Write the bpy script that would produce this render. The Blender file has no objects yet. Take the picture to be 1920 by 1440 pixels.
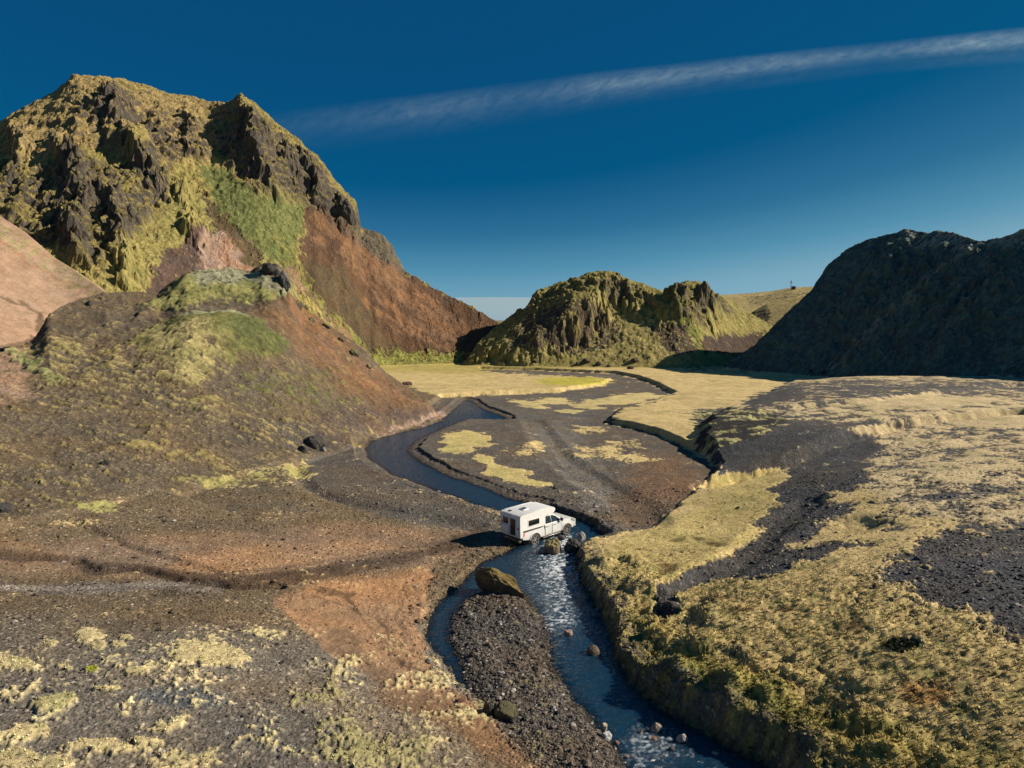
import bpy, bmesh, math, random
import numpy as np
from mathutils import Vector, Matrix
SC = bpy.context.scene
COL = SC.collection
random.seed(7); RNG = np.random.default_rng(11)

# ------------------------------------------------------------------ camera
F = 1320.0; PITCH = math.atan(120 / 1320); H = 15.0     # focal in photo pixels, pitch down, camera height over the stream
cam = bpy.data.cameras.new('camera'); co = bpy.data.objects.new('camera', cam); COL.objects.link(co)
co.location = (0, 0, H); co.rotation_euler = (math.pi / 2 - PITCH, 0, 0)
cam.sensor_width = 36; cam.lens = 36 * F / 1920; cam.clip_start = .5; cam.clip_end = 60000
SC.camera = co

# ------------------------------------------------------------------ sky, sun, exposure
SUN_AZ = math.radians(86); SUN_EL = math.radians(30.5)     # azimuth clockwise from the view direction (+Y)
W = bpy.data.worlds.new('World'); SC.world = W; W.use_nodes = True
nt = W.node_tree; nt.nodes.clear()
sky = nt.nodes.new('ShaderNodeTexSky'); sky.sky_type = 'NISHITA'; sky.sun_disc = False
sky.sun_elevation = SUN_EL; sky.sun_rotation = SUN_AZ; sky.altitude = 900; sky.air_density = 1.0; sky.dust_density = .3; sky.ozone_density = 1.6
bg = nt.nodes.new('ShaderNodeBackground'); bg.inputs['Strength'].default_value = .1
wo = nt.nodes.new('ShaderNodeOutputWorld')
# the photograph's deep polarised blue: one tone scale over the whole sky, from its own brightness
sp0 = nt.nodes.new('ShaderNodeSeparateColor'); nt.links.new(sky.outputs[0], sp0.inputs[0])
m1_ = nt.nodes.new('ShaderNodeMath'); m1_.operation = 'MULTIPLY'; m1_.inputs[1].default_value = .1; m1_.use_clamp = True; nt.links.new(sp0.outputs[1], m1_.inputs[0])
cr0 = nt.nodes.new('ShaderNodeValToRGB'); nt.links.new(m1_.outputs[0], cr0.inputs[0]); el_ = cr0.color_ramp.elements
RAMP = [(0, (.001, .025, .08)), (.206, (.0018, .049, .134)), (.34, (.0012, .064, .155)), (.45, (.020, .112, .215)), (.56, (.060, .193, .293)), (.66, (.13, .265, .35)), (1, (.28, .40, .47))]
for k, (p_, c_) in enumerate(RAMP):
    e_ = el_[0] if k == 0 else (el_[-1] if k == len(RAMP) - 1 else el_.new(p_)); e_.position = p_; e_.color = (*c_, 1)
vm0 = nt.nodes.new('ShaderNodeVectorMath'); vm0.operation = 'MULTIPLY'; vm0.inputs[1].default_value = (10, 10, 10); nt.links.new(cr0.outputs[0], vm0.inputs[0])
nt.links.new(vm0.outputs[0], bg.inputs['Color'])
nt.links.new(bg.outputs[0], wo.inputs[0])
sl = bpy.data.lights.new('sun', 'SUN'); so = bpy.data.objects.new('sun', sl); COL.objects.link(so)
sl.energy = 5.0; sl.angle = math.radians(.53); sl.color = (1, .90, .74)
sd = Vector((math.sin(SUN_AZ) * math.cos(SUN_EL), math.cos(SUN_AZ) * math.cos(SUN_EL), math.sin(SUN_EL)))
so.rotation_euler = sd.to_track_quat('Z', 'Y').to_euler(); so.location = (60, 0, 60)
SC.view_settings.view_transform = 'Standard'; SC.view_settings.look = 'None'
SC.view_settings.exposure = .53; SC.view_settings.gamma = 1; SC.view_settings.use_curve_mapping = False
SC.cycles.max_bounces = 5; SC.cycles.use_denoising = True

# ------------------------------------------------------------------ geometry of the view
CP, SP = math.cos(PITCH), math.sin(PITCH)
def ray(px, py):
    x = (px - 960) / F; y = (720 - py) / F
    return x, CP + y * SP, -SP + y * CP
def at(px, py, z=0.):
    d = ray(px, py); t = (z - H) / d[2]
    return np.array((d[0] * t, d[1] * t, z))
def at_r(px, py, r):
    d = ray(px, py); t = r / math.hypot(d[0], d[1])
    return np.array((d[0] * t, d[1] * t, H + d[2] * t))
def azte(px, py):
    d = ray(px, py); return math.atan2(d[0], d[1]), d[2] / math.hypot(d[0], d[1])
def project(x, y, z):
    zz = z - H
    dep = np.maximum(y * CP - zz * SP, .5)
    return 960 + F * x / dep, 720 - F * (y * SP + zz * CP) / dep
def ss(a, b, x):
    t = np.clip((x - a) / (b - a), 0, 1); return t * t * (3 - 2 * t)

# ------------------------------------------------------------------ noise
def _h(ix, iy, seed):
    h = (ix * np.int64(374761393) + iy * np.int64(668265263) + np.int64(seed) * np.int64(2246822519)) & np.int64(0xffffffff)
    h = ((h ^ (h >> 13)) * np.int64(1274126177)) & np.int64(0xffffffff)
    return (h ^ (h >> 16)) & np.int64(0xffff)
_ang = np.arange(65536) * (2 * math.pi / 65536)
_gx = np.cos(_ang).astype(np.float32); _gy = np.sin(_ang).astype(np.float32)
def gn(x, y, seed=0):
    x = np.asarray(x, np.float32); y = np.asarray(y, np.float32)
    fx = np.floor(x); fy = np.floor(y); ix = fx.astype(np.int64); iy = fy.astype(np.int64)
    dx = x - fx; dy = y - fy
    u = dx * dx * dx * (dx * (dx * 6 - 15) + 10); v = dy * dy * dy * (dy * (dy * 6 - 15) + 10)
    def g(i, j):
        k = _h(ix + i, iy + j, seed); return _gx[k] * (dx - i) + _gy[k] * (dy - j)
    a = g(0, 0); b = g(1, 0); c = g(0, 1); d = g(1, 1)
    return (a + u * (b - a) + v * (c + u * (d - c) - (a + u * (b - a)))) * 1.4
def fbm(x, y, seed=0, o=4, gain=.5):
    s = 0; a = 1.; t = 0
    for i in range(o):
        s = s + a * gn(x * 2 ** i + 17.3 * i, y * 2 ** i - 9.1 * i, seed + i); t += a; a *= gain
    return s / t
def ridged(x, y, seed=0, o=4, gain=.5):
    s = 0; a = 1.; t = 0
    for i in range(o):
        n = 1 - np.abs(gn(x * 2 ** i + 5.7 * i, y * 2 ** i + 3.1 * i, seed + i)) * 1.6
        s = s + a * n; t += a; a *= gain
    return s / t
def worley(x, y, seed=0):
    """distance to the nearest jittered point, and that cell's random value"""
    x = np.asarray(x, np.float32); y = np.asarray(y, np.float32)
    ix = np.floor(x).astype(np.int64); iy = np.floor(y).astype(np.int64)
    best = np.full(x.shape, 9., np.float32); val = np.zeros(x.shape, np.float32)
    for i in (-1, 0, 1):
        for j in (-1, 0, 1):
            k = _h(ix + i, iy + j, seed); k2 = _h(ix + i, iy + j, seed + 91)
            d = (ix + i + k / 65536. - x) ** 2 + (iy + j + k2 / 65536. - y) ** 2
            m = d < best; best = np.where(m, d, best); val = np.where(m, (k ^ k2) % 997 / 997., val)
    return np.sqrt(best), val

# ------------------------------------------------------------------ terrain grid: rings about the valley's viewpoint, denser where nearer
AZ = np.concatenate([np.radians(-np.linspace(88, 38, 70)[:-1]), np.radians(np.linspace(-38, 38, 960)), np.radians(np.linspace(38, 88, 70)[1:])])
rr = [9.]
while rr[-1] < 640:
    r = rr[-1]
    d = np.interp(r, [9, 19, 60, 128, 135, 300, 400, 640], [.3, .082, .17, .23, .30, .36, 1.2, 3.])
    rr.append(r + d)
R = np.array(rr); NR, NA = len(R), len(AZ)
rg, ag = np.meshgrid(R, AZ, indexing='ij')
rg = rg.astype(np.float64); X = rg * np.sin(ag); Y = rg * np.cos(ag)
print('grid', NR, NA, NR * NA)

# --- terrace heights through control points (thin plate spline over bearing and log distance)
CTL = """0,1440,2.6 300,1440,2.3 600,1440,1.6 850,1440,1.0 1020,1440,.35 0,1300,2.4 200,1250,2.4 400,1250,2.1 600,1300,1.5 750,1300,.55
0,1150,1.8 250,1150,1.7 450,1150,1.4 650,1150,.6 780,1150,.22 0,1080,1.7 300,1080,1.3 600,1060,.6 800,1050,.25 0,1000,2.6 200,980,2.0
400,960,1.5 600,940,.9 760,980,.4 880,985,.2 860,1012,.12 900,1030,.1 820,1000,.2 600,870,.9 700,880,.5 0,900,3.2 300,900,2.4 480,880,1.6
920,1200,.1 1000,1300,.1 900,1330,.3 1080,1400,.1 950,1150,.1
1110,1060,.8 1160,1150,.85 1230,1230,1.0 1350,1310,1.0 1500,1380,1.15 1700,1440,1.5 1250,1030,.9 1400,1000,1.5 1300,1180,1.5 1500,1200,2.0
1700,1250,2.5 1900,1300,2.8 1900,1150,3.5 1650,1080,3.1 1400,900,1.2 1330,960,.8 1450,850,1.9 1600,900,3.0 1900,900,4.2 1750,1000,3.7
1400,800,3.2 1312,780,2.5 1345,790,2.9 1450,800,3.3 1365,828,2.3 1345,850,1.4 1410,850,1.8 1500,740,3.9 1700,712,4.2 1900,712,4.2 1500,800,3.5 1700,800,4.0 1900,830,4.4 1420,760,3.4 1600,705,4.2 1760,704,4.3 1900,704,4.3 2100,704,4.3
1000,720,1.2 800,720,1.2 1200,720,1.2 1000,690,1.2 1250,690,1.2 750,690,1.2 1100,840,.5 1000,840,.45 1200,900,.6 1100,960,.4 900,860,.4"""
cp = []
for tok in CTL.split():
    a, b, c = map(float, tok.split(',')); p = at(a, b, c); cp.append((math.atan2(p[0], p[1]), math.hypot(p[0], p[1]), c))
for px, r, z in [(1500, 158, 2.2), (1700, 172, 2.), (1920, 178, 2.), (1300, 190, 1.2), (1500, 200, 1.2), (1920, 220, 1.), (900, 220, 1.2), (600, 200, 1.2), (0, 200, 2), (960, 400, 1.5), (0, 400, 1.5),
                 (1920, 400, 1.5), (0, 9, 2.6), (960, 9, 1), (1920, 9, 2.6), (960, 700, 1.5), (0, 700, 1.5), (1920, 700, 1.5), (-900, 50, 4), (-900, 200, 4), (2800, 50, 4.5), (2800, 150, 4.), (0, 90, 3.5), (300, 90, 3)]:
    cp.append((math.atan((px - 960) / F), r, z))
cp = np.array(cp); cu = cp[:, 0] * 1.3; cv = np.log(cp[:, 1]); cz = cp[:, 2]
def K(d2): return .5 * d2 * np.log(d2 + 1e-9)
n = len(cp)
A = np.zeros((n + 3, n + 3)); A[:n, :n] = K((cu[:, None] - cu) ** 2 + (cv[:, None] - cv) ** 2) + np.eye(n) * 2e-3
A[:n, n] = A[n, :n] = 1; A[:n, n + 1] = A[n + 1, :n] = cu; A[:n, n + 2] = A[n + 2, :n] = cv
w = np.linalg.solve(A, np.concatenate([cz, [0, 0, 0]]))
def bil(cr, ca, G, r, a):
    i = np.clip(np.searchsorted(cr, r) - 1, 0, len(cr) - 2); j = np.clip(np.searchsorted(ca, a) - 1, 0, len(ca) - 2)
    u = (r - cr[i]) / (cr[i + 1] - cr[i]); v = (a - ca[j]) / (ca[j + 1] - ca[j])
    T = G[i][:, j] * (1 - u)[:, None] + G[i + 1][:, j] * u[:, None]
    T2 = G[i][:, j + 1] * (1 - u)[:, None] + G[i + 1][:, j + 1] * u[:, None]
    return T * (1 - v) + T2 * v
cr = np.linspace(math.log(8), math.log(700), 170); ca = np.linspace(-math.pi / 2, math.pi / 2, 190)
gu, gv = np.meshgrid(ca * 1.3, cr); G = np.zeros_like(gu)
for k in range(n): G += w[k] * K((gu - cu[k]) ** 2 + (gv - cv[k]) ** 2)
G += w[n] + w[n + 1] * gu + w[n + 2] * gv
Z = np.clip(bil(cr, ca, G, np.log(R), AZ), .15, 7)

# --- signed distance to a polygon traced on a level
def pts(s): return np.array([[float(c) for c in t.split(',')] for t in s.split()])
def sdf(P, x, y, margin):
    m = (x > P[:, 0].min() - margin) & (x < P[:, 0].max() + margin) & (y > P[:, 1].min() - margin) & (y < P[:, 1].max() + margin)
    out = np.full(x.shape, float(margin)); xs = x[m]; ys = y[m]
    best = np.full(xs.shape, 1e9); inside = np.zeros(xs.shape, bool)
    for i in range(len(P)):
        ax, ay = P[i]; bx, by = P[(i + 1) % len(P)]; ex, ey = bx - ax, by - ay
        t = np.clip(((xs - ax) * ex + (ys - ay) * ey) / (ex * ex + ey * ey + 1e-9), 0, 1)
        best = np.minimum(best, (xs - ax - t * ex) ** 2 + (ys - ay - t * ey) ** 2)
        c = ((ay > ys) != (by > ys)) & (xs < (bx - ax) * (ys - ay) / (by - ay + 1e-12) + ax); inside ^= c
    d = np.sqrt(best); out[m] = np.where(inside, -d, d)
    return out
def lvl(s, z): return np.array([at(a, b, z)[:2] for a, b in pts(s)])
wob = 1.0
WX = X + .35 * fbm(X / 2.2, Y / 2.2, 5, 3) * wob; WY = Y + .35 * fbm(X / 2.2, Y / 2.2, 8, 3) * wob
WX3 = X + 1.1 * fbm(X / 6, Y / 6, 15, 3); WY3 = Y + 1.1 * fbm(X / 6, Y / 6, 18, 3)

def carve(Z, s, zf, slope, z_at=None, far=False):
    d = sdf(lvl(s, zf if z_at is None else z_at), *((WX3, WY3) if far else (WX, WY)), 12)
    return np.minimum(Z, np.maximum(zf, zf + slope * d)), d
# middle flats below the right-hand terrace, the low gravel floor below them, then the stream bed
MID = "1600,697 1530,706 1488,715 1442,738 1400,757 1350,775 1310,796 1290,818 1292,836 1308,852 1330,868 1345,884 1262,962 1100,1025 600,1030 250,900 250,760 500,700 700,690 1000,690 1300,690"
Z, d_mid = carve(Z, MID, 1.15, .62, far=True)
LOW = "1128,1012 1222,990 1265,952 1322,905 1348,880 1312,850 1235,817 1180,803 1138,793 1165,768 1225,755 1265,741 1230,722 1195,709 1150,700 1000,694 900,692 905,697 1000,704 1120,709 1150,713 1130,724 1050,735 920,741 830,746 780,780 690,800 560,860 555,900 600,940 750,975 880,1000 1000,1025"
Z, d_low = carve(Z, LOW, .42, 1.4)
def gully(Z, s, zat, wd, dep, wall=1.0):
    P = np.array([at(a, b, zat)[:2] for a, b in pts(s)]); best = np.full(X.shape, 1e9)
    m = (X > P[:, 0].min() - 8) & (X < P[:, 0].max() + 8) & (Y > P[:, 1].min() - 8) & (Y < P[:, 1].max() + 8)
    xs = WX[m]; ys = WY[m]; b = np.full(xs.shape, 1e9)
    for i in range(len(P) - 1):
        ax, ay = P[i]; ex, ey = P[i + 1] - P[i]
        t = np.clip(((xs - ax) * ex + (ys - ay) * ey) / (ex * ex + ey * ey + 1e-9), 0, 1)
        b = np.minimum(b, (xs - ax - t * ex) ** 2 + (ys - ay - t * ey) ** 2)
    best[m] = np.sqrt(b)
    return Z - dep * (1 - ss(wd * .5, wd * .5 + wall, best)), best
Z, g1 = gully(Z, "1340,872 1400,862 1500,852 1600,835 1700,822 1920,808", 2.4, 2.2, 1.3, 1.2)
Z, g2 = gully(Z, "1232,1180 1245,1120 1330,1075 1420,1052 1500,1035 1600,1020", 1.6, 1.4, .5, 1.6)
Z, g3 = gully(Z, "1300,1075 1400,1020 1460,980 1520,950", 1.8, .8, .35, 1.2)
Z, g4 = gully(Z, "-60,1058 140,1052 180,1068 260,1062 340,1078 430,1084 520,1078", 1.6, .3, .26, .4)
Z, g5 = gully(Z, "130,985 260,1015 400,1045", 2.0, .2, .2, .5)
Z, g6 = gully(Z, "1000,790 1040,850 1110,900 1190,945 1215,985", .45, 1.6, .3, 1.5)
Z, g7 = gully(Z, "555,880 570,915 640,940 760,960 880,975", .6, .6, .25, 1.2)
Z, g8 = gully(Z, "1420,780 1480,768 1640,762 1800,745 1920,732", 3.6, 1.5, .7, 2.0)

# --- hills: foot line and crest line by bearing
def curve(P):  # rows: px, py, r  -> az, te, r
    L = sorted([(*azte(a, b), r) for a, b, r in P]); return np.array(L)
def loft(crest, foot, prof, back, jag=0.):
    """crest rows (px, py, r); foot rows (px, r, z)"""
    C = curve(pts(crest)); Ft = pts(foot); fa = np.arctan((Ft[:, 0] - 960) / F)
    te = np.interp(AZ, C[:, 0], C[:, 1]); rc = np.interp(AZ, C[:, 0], C[:, 2])
    rf = np.interp(AZ, fa, Ft[:, 1]); zf = np.interp(AZ, fa, Ft[:, 2])
    sm = lambda v, k: np.convolve(np.pad(v, k, 'edge'), np.hanning(2 * k + 1) / np.hanning(2 * k + 1).sum(), 'valid')
    rc, rf, zf, te = sm(rc, 40), sm(rf, 40), sm(zf, 40), sm(te, 3)
    te = te + jag * (fbm(AZ * 90, AZ * 0 + 3.3, 301, 5, .65))
    zc = H + rc * te
    zs = sm(zc, 90)
    rc, zc, rf, zf, zs = [v[None, :] for v in (rc, zc, rf, zf, zs)]
    t = (rg - rf) / np.maximum(rc - rf, 3.)
    zq = zs + (zc - zs) * ss(.35, 1., t)
    front = zf + np.where(t > 0, (zq - zf) * prof(np.clip(t, 0, 1)), -.9 * (rf - rg))
    h = np.where(t > 1, zc - back * (rg - rc), front)
    return h, t
# left mountain
hB, tB = loft("-900,60,300 -300,215,300 -80,262,298 0,235,297 25,212,297 50,196,296 85,184,296 112,166,296 140,144,296 185,143,295 230,149,295 262,160,294 300,170,293 350,181,290 400,191,288 420,196,284 436,188,280 455,183,277 470,192,276 500,216,274 530,243,272 560,266,270 600,300,267 632,345,264 660,372,262 670,380,261 674,428,262 700,434,263 715,440,264 738,468,263 757,508,261 800,532,258 850,557,255 900,585,248 935,605,244 980,640,240 1030,690,236 1200,760,240",
              "-900,175,8 -200,168,9 200,170,6 450,182,2 600,196,1 720,214,1 870,222,1 1030,225,1", lambda t: t ** 1.06, 1.0, .0012)
# pink scree spur at the left edge
hE, tE = loft("-900,200,190 -300,330,175 0,404,162 50,436,158 100,480,152 150,512,146 200,546,140 260,600,134 330,680,128 420,800,122", "-900,90,8 0,104,6 200,120,4 420,121,-4", lambda t: t ** 1.15, .9)
# foothill left of the stream bend
hF, tF = loft("-900,560,100 -200,640,96 0,662,96 40,650,98 62,636,102 90,592,108 140,566,112 200,549,114 300,546,116 345,512,117 400,505,118 470,506,118 492,492,118 520,490,118 545,521,118 566,577,117 620,612,116 680,652,114 722,696,112 760,722,111 800,748,110 835,766,107 870,830,100",
              "-900,44,4 0,52,2.8 200,56,2.2 400,64,1.4 560,74,.9 700,86,.5 800,98,.3 835,104,.2 870,104,-3", lambda t: .55 * t + .45 * t ** 2.0, .75)
# middle hill
hC, tC = loft("820,760,215 868,682,222 900,645,228 930,613,233 960,592,236 985,580,238 1000,556,240 1010,546,240 1035,536,241 1060,530,241 1085,521,242 1100,514,242 1130,510,243 1158,514,243 1172,523,242 1200,530,241 1225,541,240 1243,548,238 1258,546,237 1268,535,236 1290,528,236 1312,529,236 1328,541,235 1345,556,246 1368,562,252 1400,585,254 1432,602,254 1450,612,254 1480,640,254 1520,680,254",
              "820,212,-2 868,214,1 1000,206,1 1200,204,1 1300,206,1 1380,224,1 1460,230,1 1520,232,-1", lambda t: t ** 1.05, .9, .0012)
# far plateau and the knoll before it
hA, tA = loft("-900,760,520 800,760,500 1100,620,490 1180,545,480 1235,543,480 1350,553,480 1400,550,480 1450,545,482 1485,539,482 1527,537,482 1600,533,480 1900,530,480 2600,560,480", "-900,300,0 2600,300,0", lambda t: t ** .8, .2)
hA2, tA2 = loft("1330,700,300 1352,650,306 1385,612,310 1410,585,314 1440,568,318 1480,560,320 1540,552,322 1700,560,322 1800,700,320", "1300,268,0 1800,268,0", lambda t: t ** .9, .6)
# right hill: a flank tilted away from the sun, from its foot line to a crest
D_crest = "1340,700,214 1380,672,216 1412,648,219 1440,622,220 1480,584,224 1520,546,229 1545,508,231 1560,491,232 1580,474,233 1602,461,233 1640,447,233 1672,440,232 1706,430,231 1722,436,229 1740,438,226 1757,430,223 1780,437,219 1805,444,214 1830,450,208 1848,452,204 1866,449,200 1880,448,196 1900,440,190 1920,432,184 2000,415,165 2300,430,120 2700,500,80"
CD = curve(pts(D_crest)); teD = np.interp(AZ, CD[:, 0], CD[:, 1]) + .0018 * fbm(AZ * 80, AZ * 0 + 1.7, 303, 5, .65)
flank = .84 * ((X - 60.5) - .46 * (200 - Y)) + .6
flank_near = flank
silD = H + rg * teD[None, :]
# crest radius: first ring where the flank overtops the silhouette
over = (flank > silD) & (rg > 100); first = np.where(over.any(0), over.argmax(0), NR - 1)
rcD = R[first]; k9 = np.ones(9) / 9; rcD = np.convolve(np.pad(rcD, 4, 'edge'), k9, 'valid')
zcD = H + rcD * teD
hD = np.where(rg < rcD[None, :], np.minimum(flank, zcD[None, :] + 0 * rg), zcD[None, :] - .8 * (rg - rcD[None, :]))
hD = np.where(rg < 112, -50, hD)
hD[:, teD < -.16] = -50
tD = np.where(rg < rcD[None, :], np.clip((hD - 1) / np.maximum(zcD - 1, 1)[None, :], 0, 1), 1.5)

base = Z.copy(); lab = np.zeros(Z.shape, np.int8)
def put(h, code, k=1.0):
    global Z, lab
    m = h > Z; lab = np.where(m, code, lab)
    e = np.clip(.5 + .5 * (h - Z) / k, 0, 1)
    Z = np.where(np.abs(h - Z) < k, Z * (1 - e) + h * e + k * e * (1 - e) * .5, np.maximum(h, Z))
put(hA, 5, 3.); put(hA2, 6, 2.); put(hB, 1, 2.5); put(hC, 2, 1.5); put(hD, 3, 1.5); put(hE, 4, 1.2); put(hF, 7, 1.6)

# --- stream bed
RIV = "872,750 850,768 828,787 800,800 740,814 694,828 684,842 692,862 735,890 800,914 860,935 905,950 950,962 990,985 985,1012 955,1032 905,1052 858,1096 818,1132 797,1185 806,1220 842,1260 872,1292 915,1325 960,1360 1020,1400 1080,1440 1190,1620 1600,1620 1440,1440 1330,1376 1252,1338 1192,1290 1152,1232 1142,1175 1110,1122 1086,1082 1080,1042 1096,1022 1140,1008 1112,985 1062,965 1000,944 958,936 906,914 842,892 788,866 764,846 778,829 808,813 842,799 866,789 950,789 948,783 900,765 885,752"
ISL = "905,1108 868,1130 852,1160 848,1200 858,1238 884,1282 896,1322 930,1366 985,1420 1060,1480 1150,1580 1240,1600 1172,1440 1128,1382 1088,1336 1058,1290 1034,1240 1022,1192 1006,1152 985,1118 940,1098"
Praw = lvl(RIV, 0); d_riv = sdf(Praw, WX, WY, 14)
d_isl = sdf(lvl(ISL, 0), WX, WY, 14)
dd = np.maximum(d_riv, -d_isl)                                         # <0 in water
leftside = ss(1.0, -1.0, d_isl)
bank = np.where(dd > 0, dd * np.where((d_isl < .5) | ((Y > 52) & (X < 2.2 + (Y - 52) * .3)), .13, .40 + 1.25 * ss(1.5, 5, X - .045 * (Y - 45))), dd * .5)
bank = bank + np.where(d_isl < .5, 0, np.maximum(dd - 1.2, 0) * 1.6)
Z = np.where(dd < 12, np.minimum(Z, np.maximum(-.45, bank + .015)), Z)
fm = np.exp(-((X - 2.0) ** 2 + (Y - 45) ** 2) / 14.)                    # the ford is shallow
Z = np.where((dd < 0), np.maximum(Z, -.45 + .33 * fm), Z)
PX, PY = project(X, Y, Z)

# ------------------------------------------------------------------ what covers the ground, painted on the land it lies on
wn1 = fbm(X / 3.1, Y / 3.1, 31, 4); wn2 = fbm(X / 3.1, Y / 3.1, 37, 4)
amp = np.interp(rg, [20, 100, 200, 500], [.7, 2.4, 4.5, 8])
QX = PX + F * wn1 * amp / rg; QY = PY + F * 14 * wn2 * amp / rg ** 2 * np.where(lab > 0, np.clip(rg / 28, 1, 9), 1)
def zone(s, edge=8, labs=None, warp=True):
    P = pts(s); x, y = (QX, QY) if warp else (PX, PY)
    d = sdf(P, x, y, edge * 1.5 + 1); m = 1 - ss(-edge, edge, d)
    if labs is not None: m = m * np.isin(lab, labs)
    return m
def blob(cx, cy, rx, ry, labs=None, rot=0.):
    c, s = math.cos(rot), math.sin(rot); u = ((QX - cx) * c + (QY - cy) * s) / rx; v = (-(QX - cx) * s + (QY - cy) * c) / ry
    m = 1 - ss(.5, 1.15, np.sqrt(u * u + v * v))
    if labs is not None: m = m * np.isin(lab, labs)
    return m
def line(s, wd, labs=None, warp=True):
    P = pts(s); x, y = (QX, QY) if warp else (PX, PY); b = np.full(x.shape, 1e9)
    m = (x > P[:, 0].min() - 3 * wd) & (x < P[:, 0].max() + 3 * wd) & (y > P[:, 1].min() - 3 * wd) & (y < P[:, 1].max() + 3 * wd)
    xs, ys = x[m], y[m]; bb = np.full(xs.shape, 1e9)
    for i in range(len(P) - 1):
        ax, ay = P[i]; ex, ey = P[i + 1] - P[i]; t = np.clip(((xs - ax) * ex + (ys - ay) * ey) / (ex * ex + ey * ey + 1e-9), 0, 1)
        bb = np.minimum(bb, (xs - ax - t * ex) ** 2 + (ys - ay - t * ey) ** 2)
    b[m] = np.sqrt(bb); r = 1 - ss(wd * .4, wd, b)
    if labs is not None: r = r * np.isin(lab, labs)
    return r
def C3(r, g, b): return np.array((r, g, b), np.float32)
SOIL = np.empty(Z.shape + (3,), np.float32); MOSSC = np.empty_like(SOIL); MO = np.zeros(Z.shape); RK = np.zeros(Z.shape)
BROWN = C3(.175, .130, .080); DARK = C3(.085, .080, .078); GREY = C3(.14, .128, .112); ORANGE = C3(.27, .178, .112); PINK = C3(.38, .25, .16); RED = C3(.125, .070, .040)
OLIVE = C3(.115, .085, .045); TAN = C3(.50, .375, .175); YEL = C3(.38, .30, .10); GRN = C3(.15, .155, .045); DGRN = C3(.09, .105, .04); PALE = C3(.32, .31, .21); GOLD = C3(.42, .30, .13)
SOIL[:] = BROWN; MOSSC[:] = TAN
def mix(arr, m, c): arr += (c - arr) * m[..., None].astype(np.float32)
def setm(m, v):
    global MO; MO = MO + (v - MO) * m
right = ss(-60, 60, QX - np.interp(QY, [690, 780, 1000, 1040, 1200, 1300, 1440], [700, 1000, 1110, 1085, 1150, 1215, 1420])) * (lab == 0)
mix(SOIL, right, DARK); setm(right, .95)
g0 = (lab == 0)
# far and middle flats
setm(zone("600,684 720,684 900,686 1160,706 1130,726 1050,738 920,743 826,746 760,722 700,700", 3, [0]), 1.25)
mix(MOSSC, zone("640,672 860,676 1120,690 900,700 700,698", 5, [0]), YEL)
mix(MOSSC, blob(1075, 716, 80, 10, [0]), C3(.42, .36, .06))
lowm = zone(LOW, 4, [0]); setm(lowm, .1); mix(SOIL, lowm, C3(.13, .108, .086))
mix(SOIL, blob(1250, 900, 90, 60, [0]), C3(.17, .112, .072)); mix(SOIL, blob(1190, 960, 60, 40, [0]), C3(.15, .105, .07))
mix(SOIL, zone("1000,790 1060,800 1120,870 1150,950 1100,960 1060,880 1000,830", 10, [0]) * .8, C3(.19, .165, .135))
mix(SOIL, zone("980,745 1120,742 1100,800 1010,800 950,775", 10, [0]) * .6, GREY)
for a in [(875, 826, 52, 20), (855, 838, 26, 16), (925, 872, 42, 10, .5), (950, 888, 45, 13, .2), (1003, 907, 38, 9)]:
    m = blob(a[0], a[1], a[2], a[3], [0], a[4] if len(a) > 4 else 0); setm(m, 1.5); mix(MOSSC, m, C3(.50, .40, .16))
for a in [(990, 758, 38, 7, .2), (1040, 752, 40, 7), (1100, 762, 40, 6, .1), (1150, 752, 70, 8), (1200, 743, 60, 6), (1065, 772, 30, 5)]:
    m = blob(a[0], a[1], a[2], a[3], [0], a[4] if len(a) > 4 else 0); setm(m, 1.05); mix(MOSSC, m, C3(.50, .40, .18))
for a in [(995, 842, 30, 16), (1120, 848, 60, 18), (1190, 858, 30, 10), (1100, 805, 40, 10), (1170, 835, 60, 14)]: setm(blob(*a, [0]), .56)
setm(zone("1140,790 1290,768 1385,760 1480,714 1560,702 1300,700 1230,720 1265,741 1225,755", 3, [0]), 1.3)
setm(zone("1400,690 1570,690 1560,703 1500,706 1400,700", 4, [0]), 1.1); setm(zone("1245,686 1340,680 1500,690 1560,700 1440,704 1280,700", 6, [0]) * .7, .4)
# right terrace: speckled moss over dark gravel
tr = zone("1385,760 1480,716 1560,703 1960,700 1960,1000 1700,960 1600,900 1400,860 1330,860 1290,770", 8, [0]); setm(tr, .53)
mix(SOIL, tr, C3(.11, .10, .09)); mix(MOSSC, tr * .8, C3(.50, .39, .23))
for s in ["1480,720 1640,716 1700,745 1600,752 1480,745 1420,752", "1560,716 1960,716 1960,732 1760,742 1640,730", "1400,795 1480,780 1620,800 1560,830 1400,850 1350,830"]: setm(zone(s, 10, [0]) * .8, .22)
m = zone('1296,770 1400,764 1480,782 1440,812 1380,840 1335,862 1310,830', 8, [0]); setm(m, .36); mix(MOSSC, m, C3(.36, .32, .14)); mix(SOIL, m, C3(.045, .043, .04))  # dark gravel with moss specks; slope's shade also painted into the soil colour
for s in ["1590,752 1700,742 1860,748 1780,765 1640,768", "1760,775 1960,765 1960,790 1800,800", "1480,812 1640,800 1700,815 1560,826"]: setm(zone(s, 8, [0]), 1.1)
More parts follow.
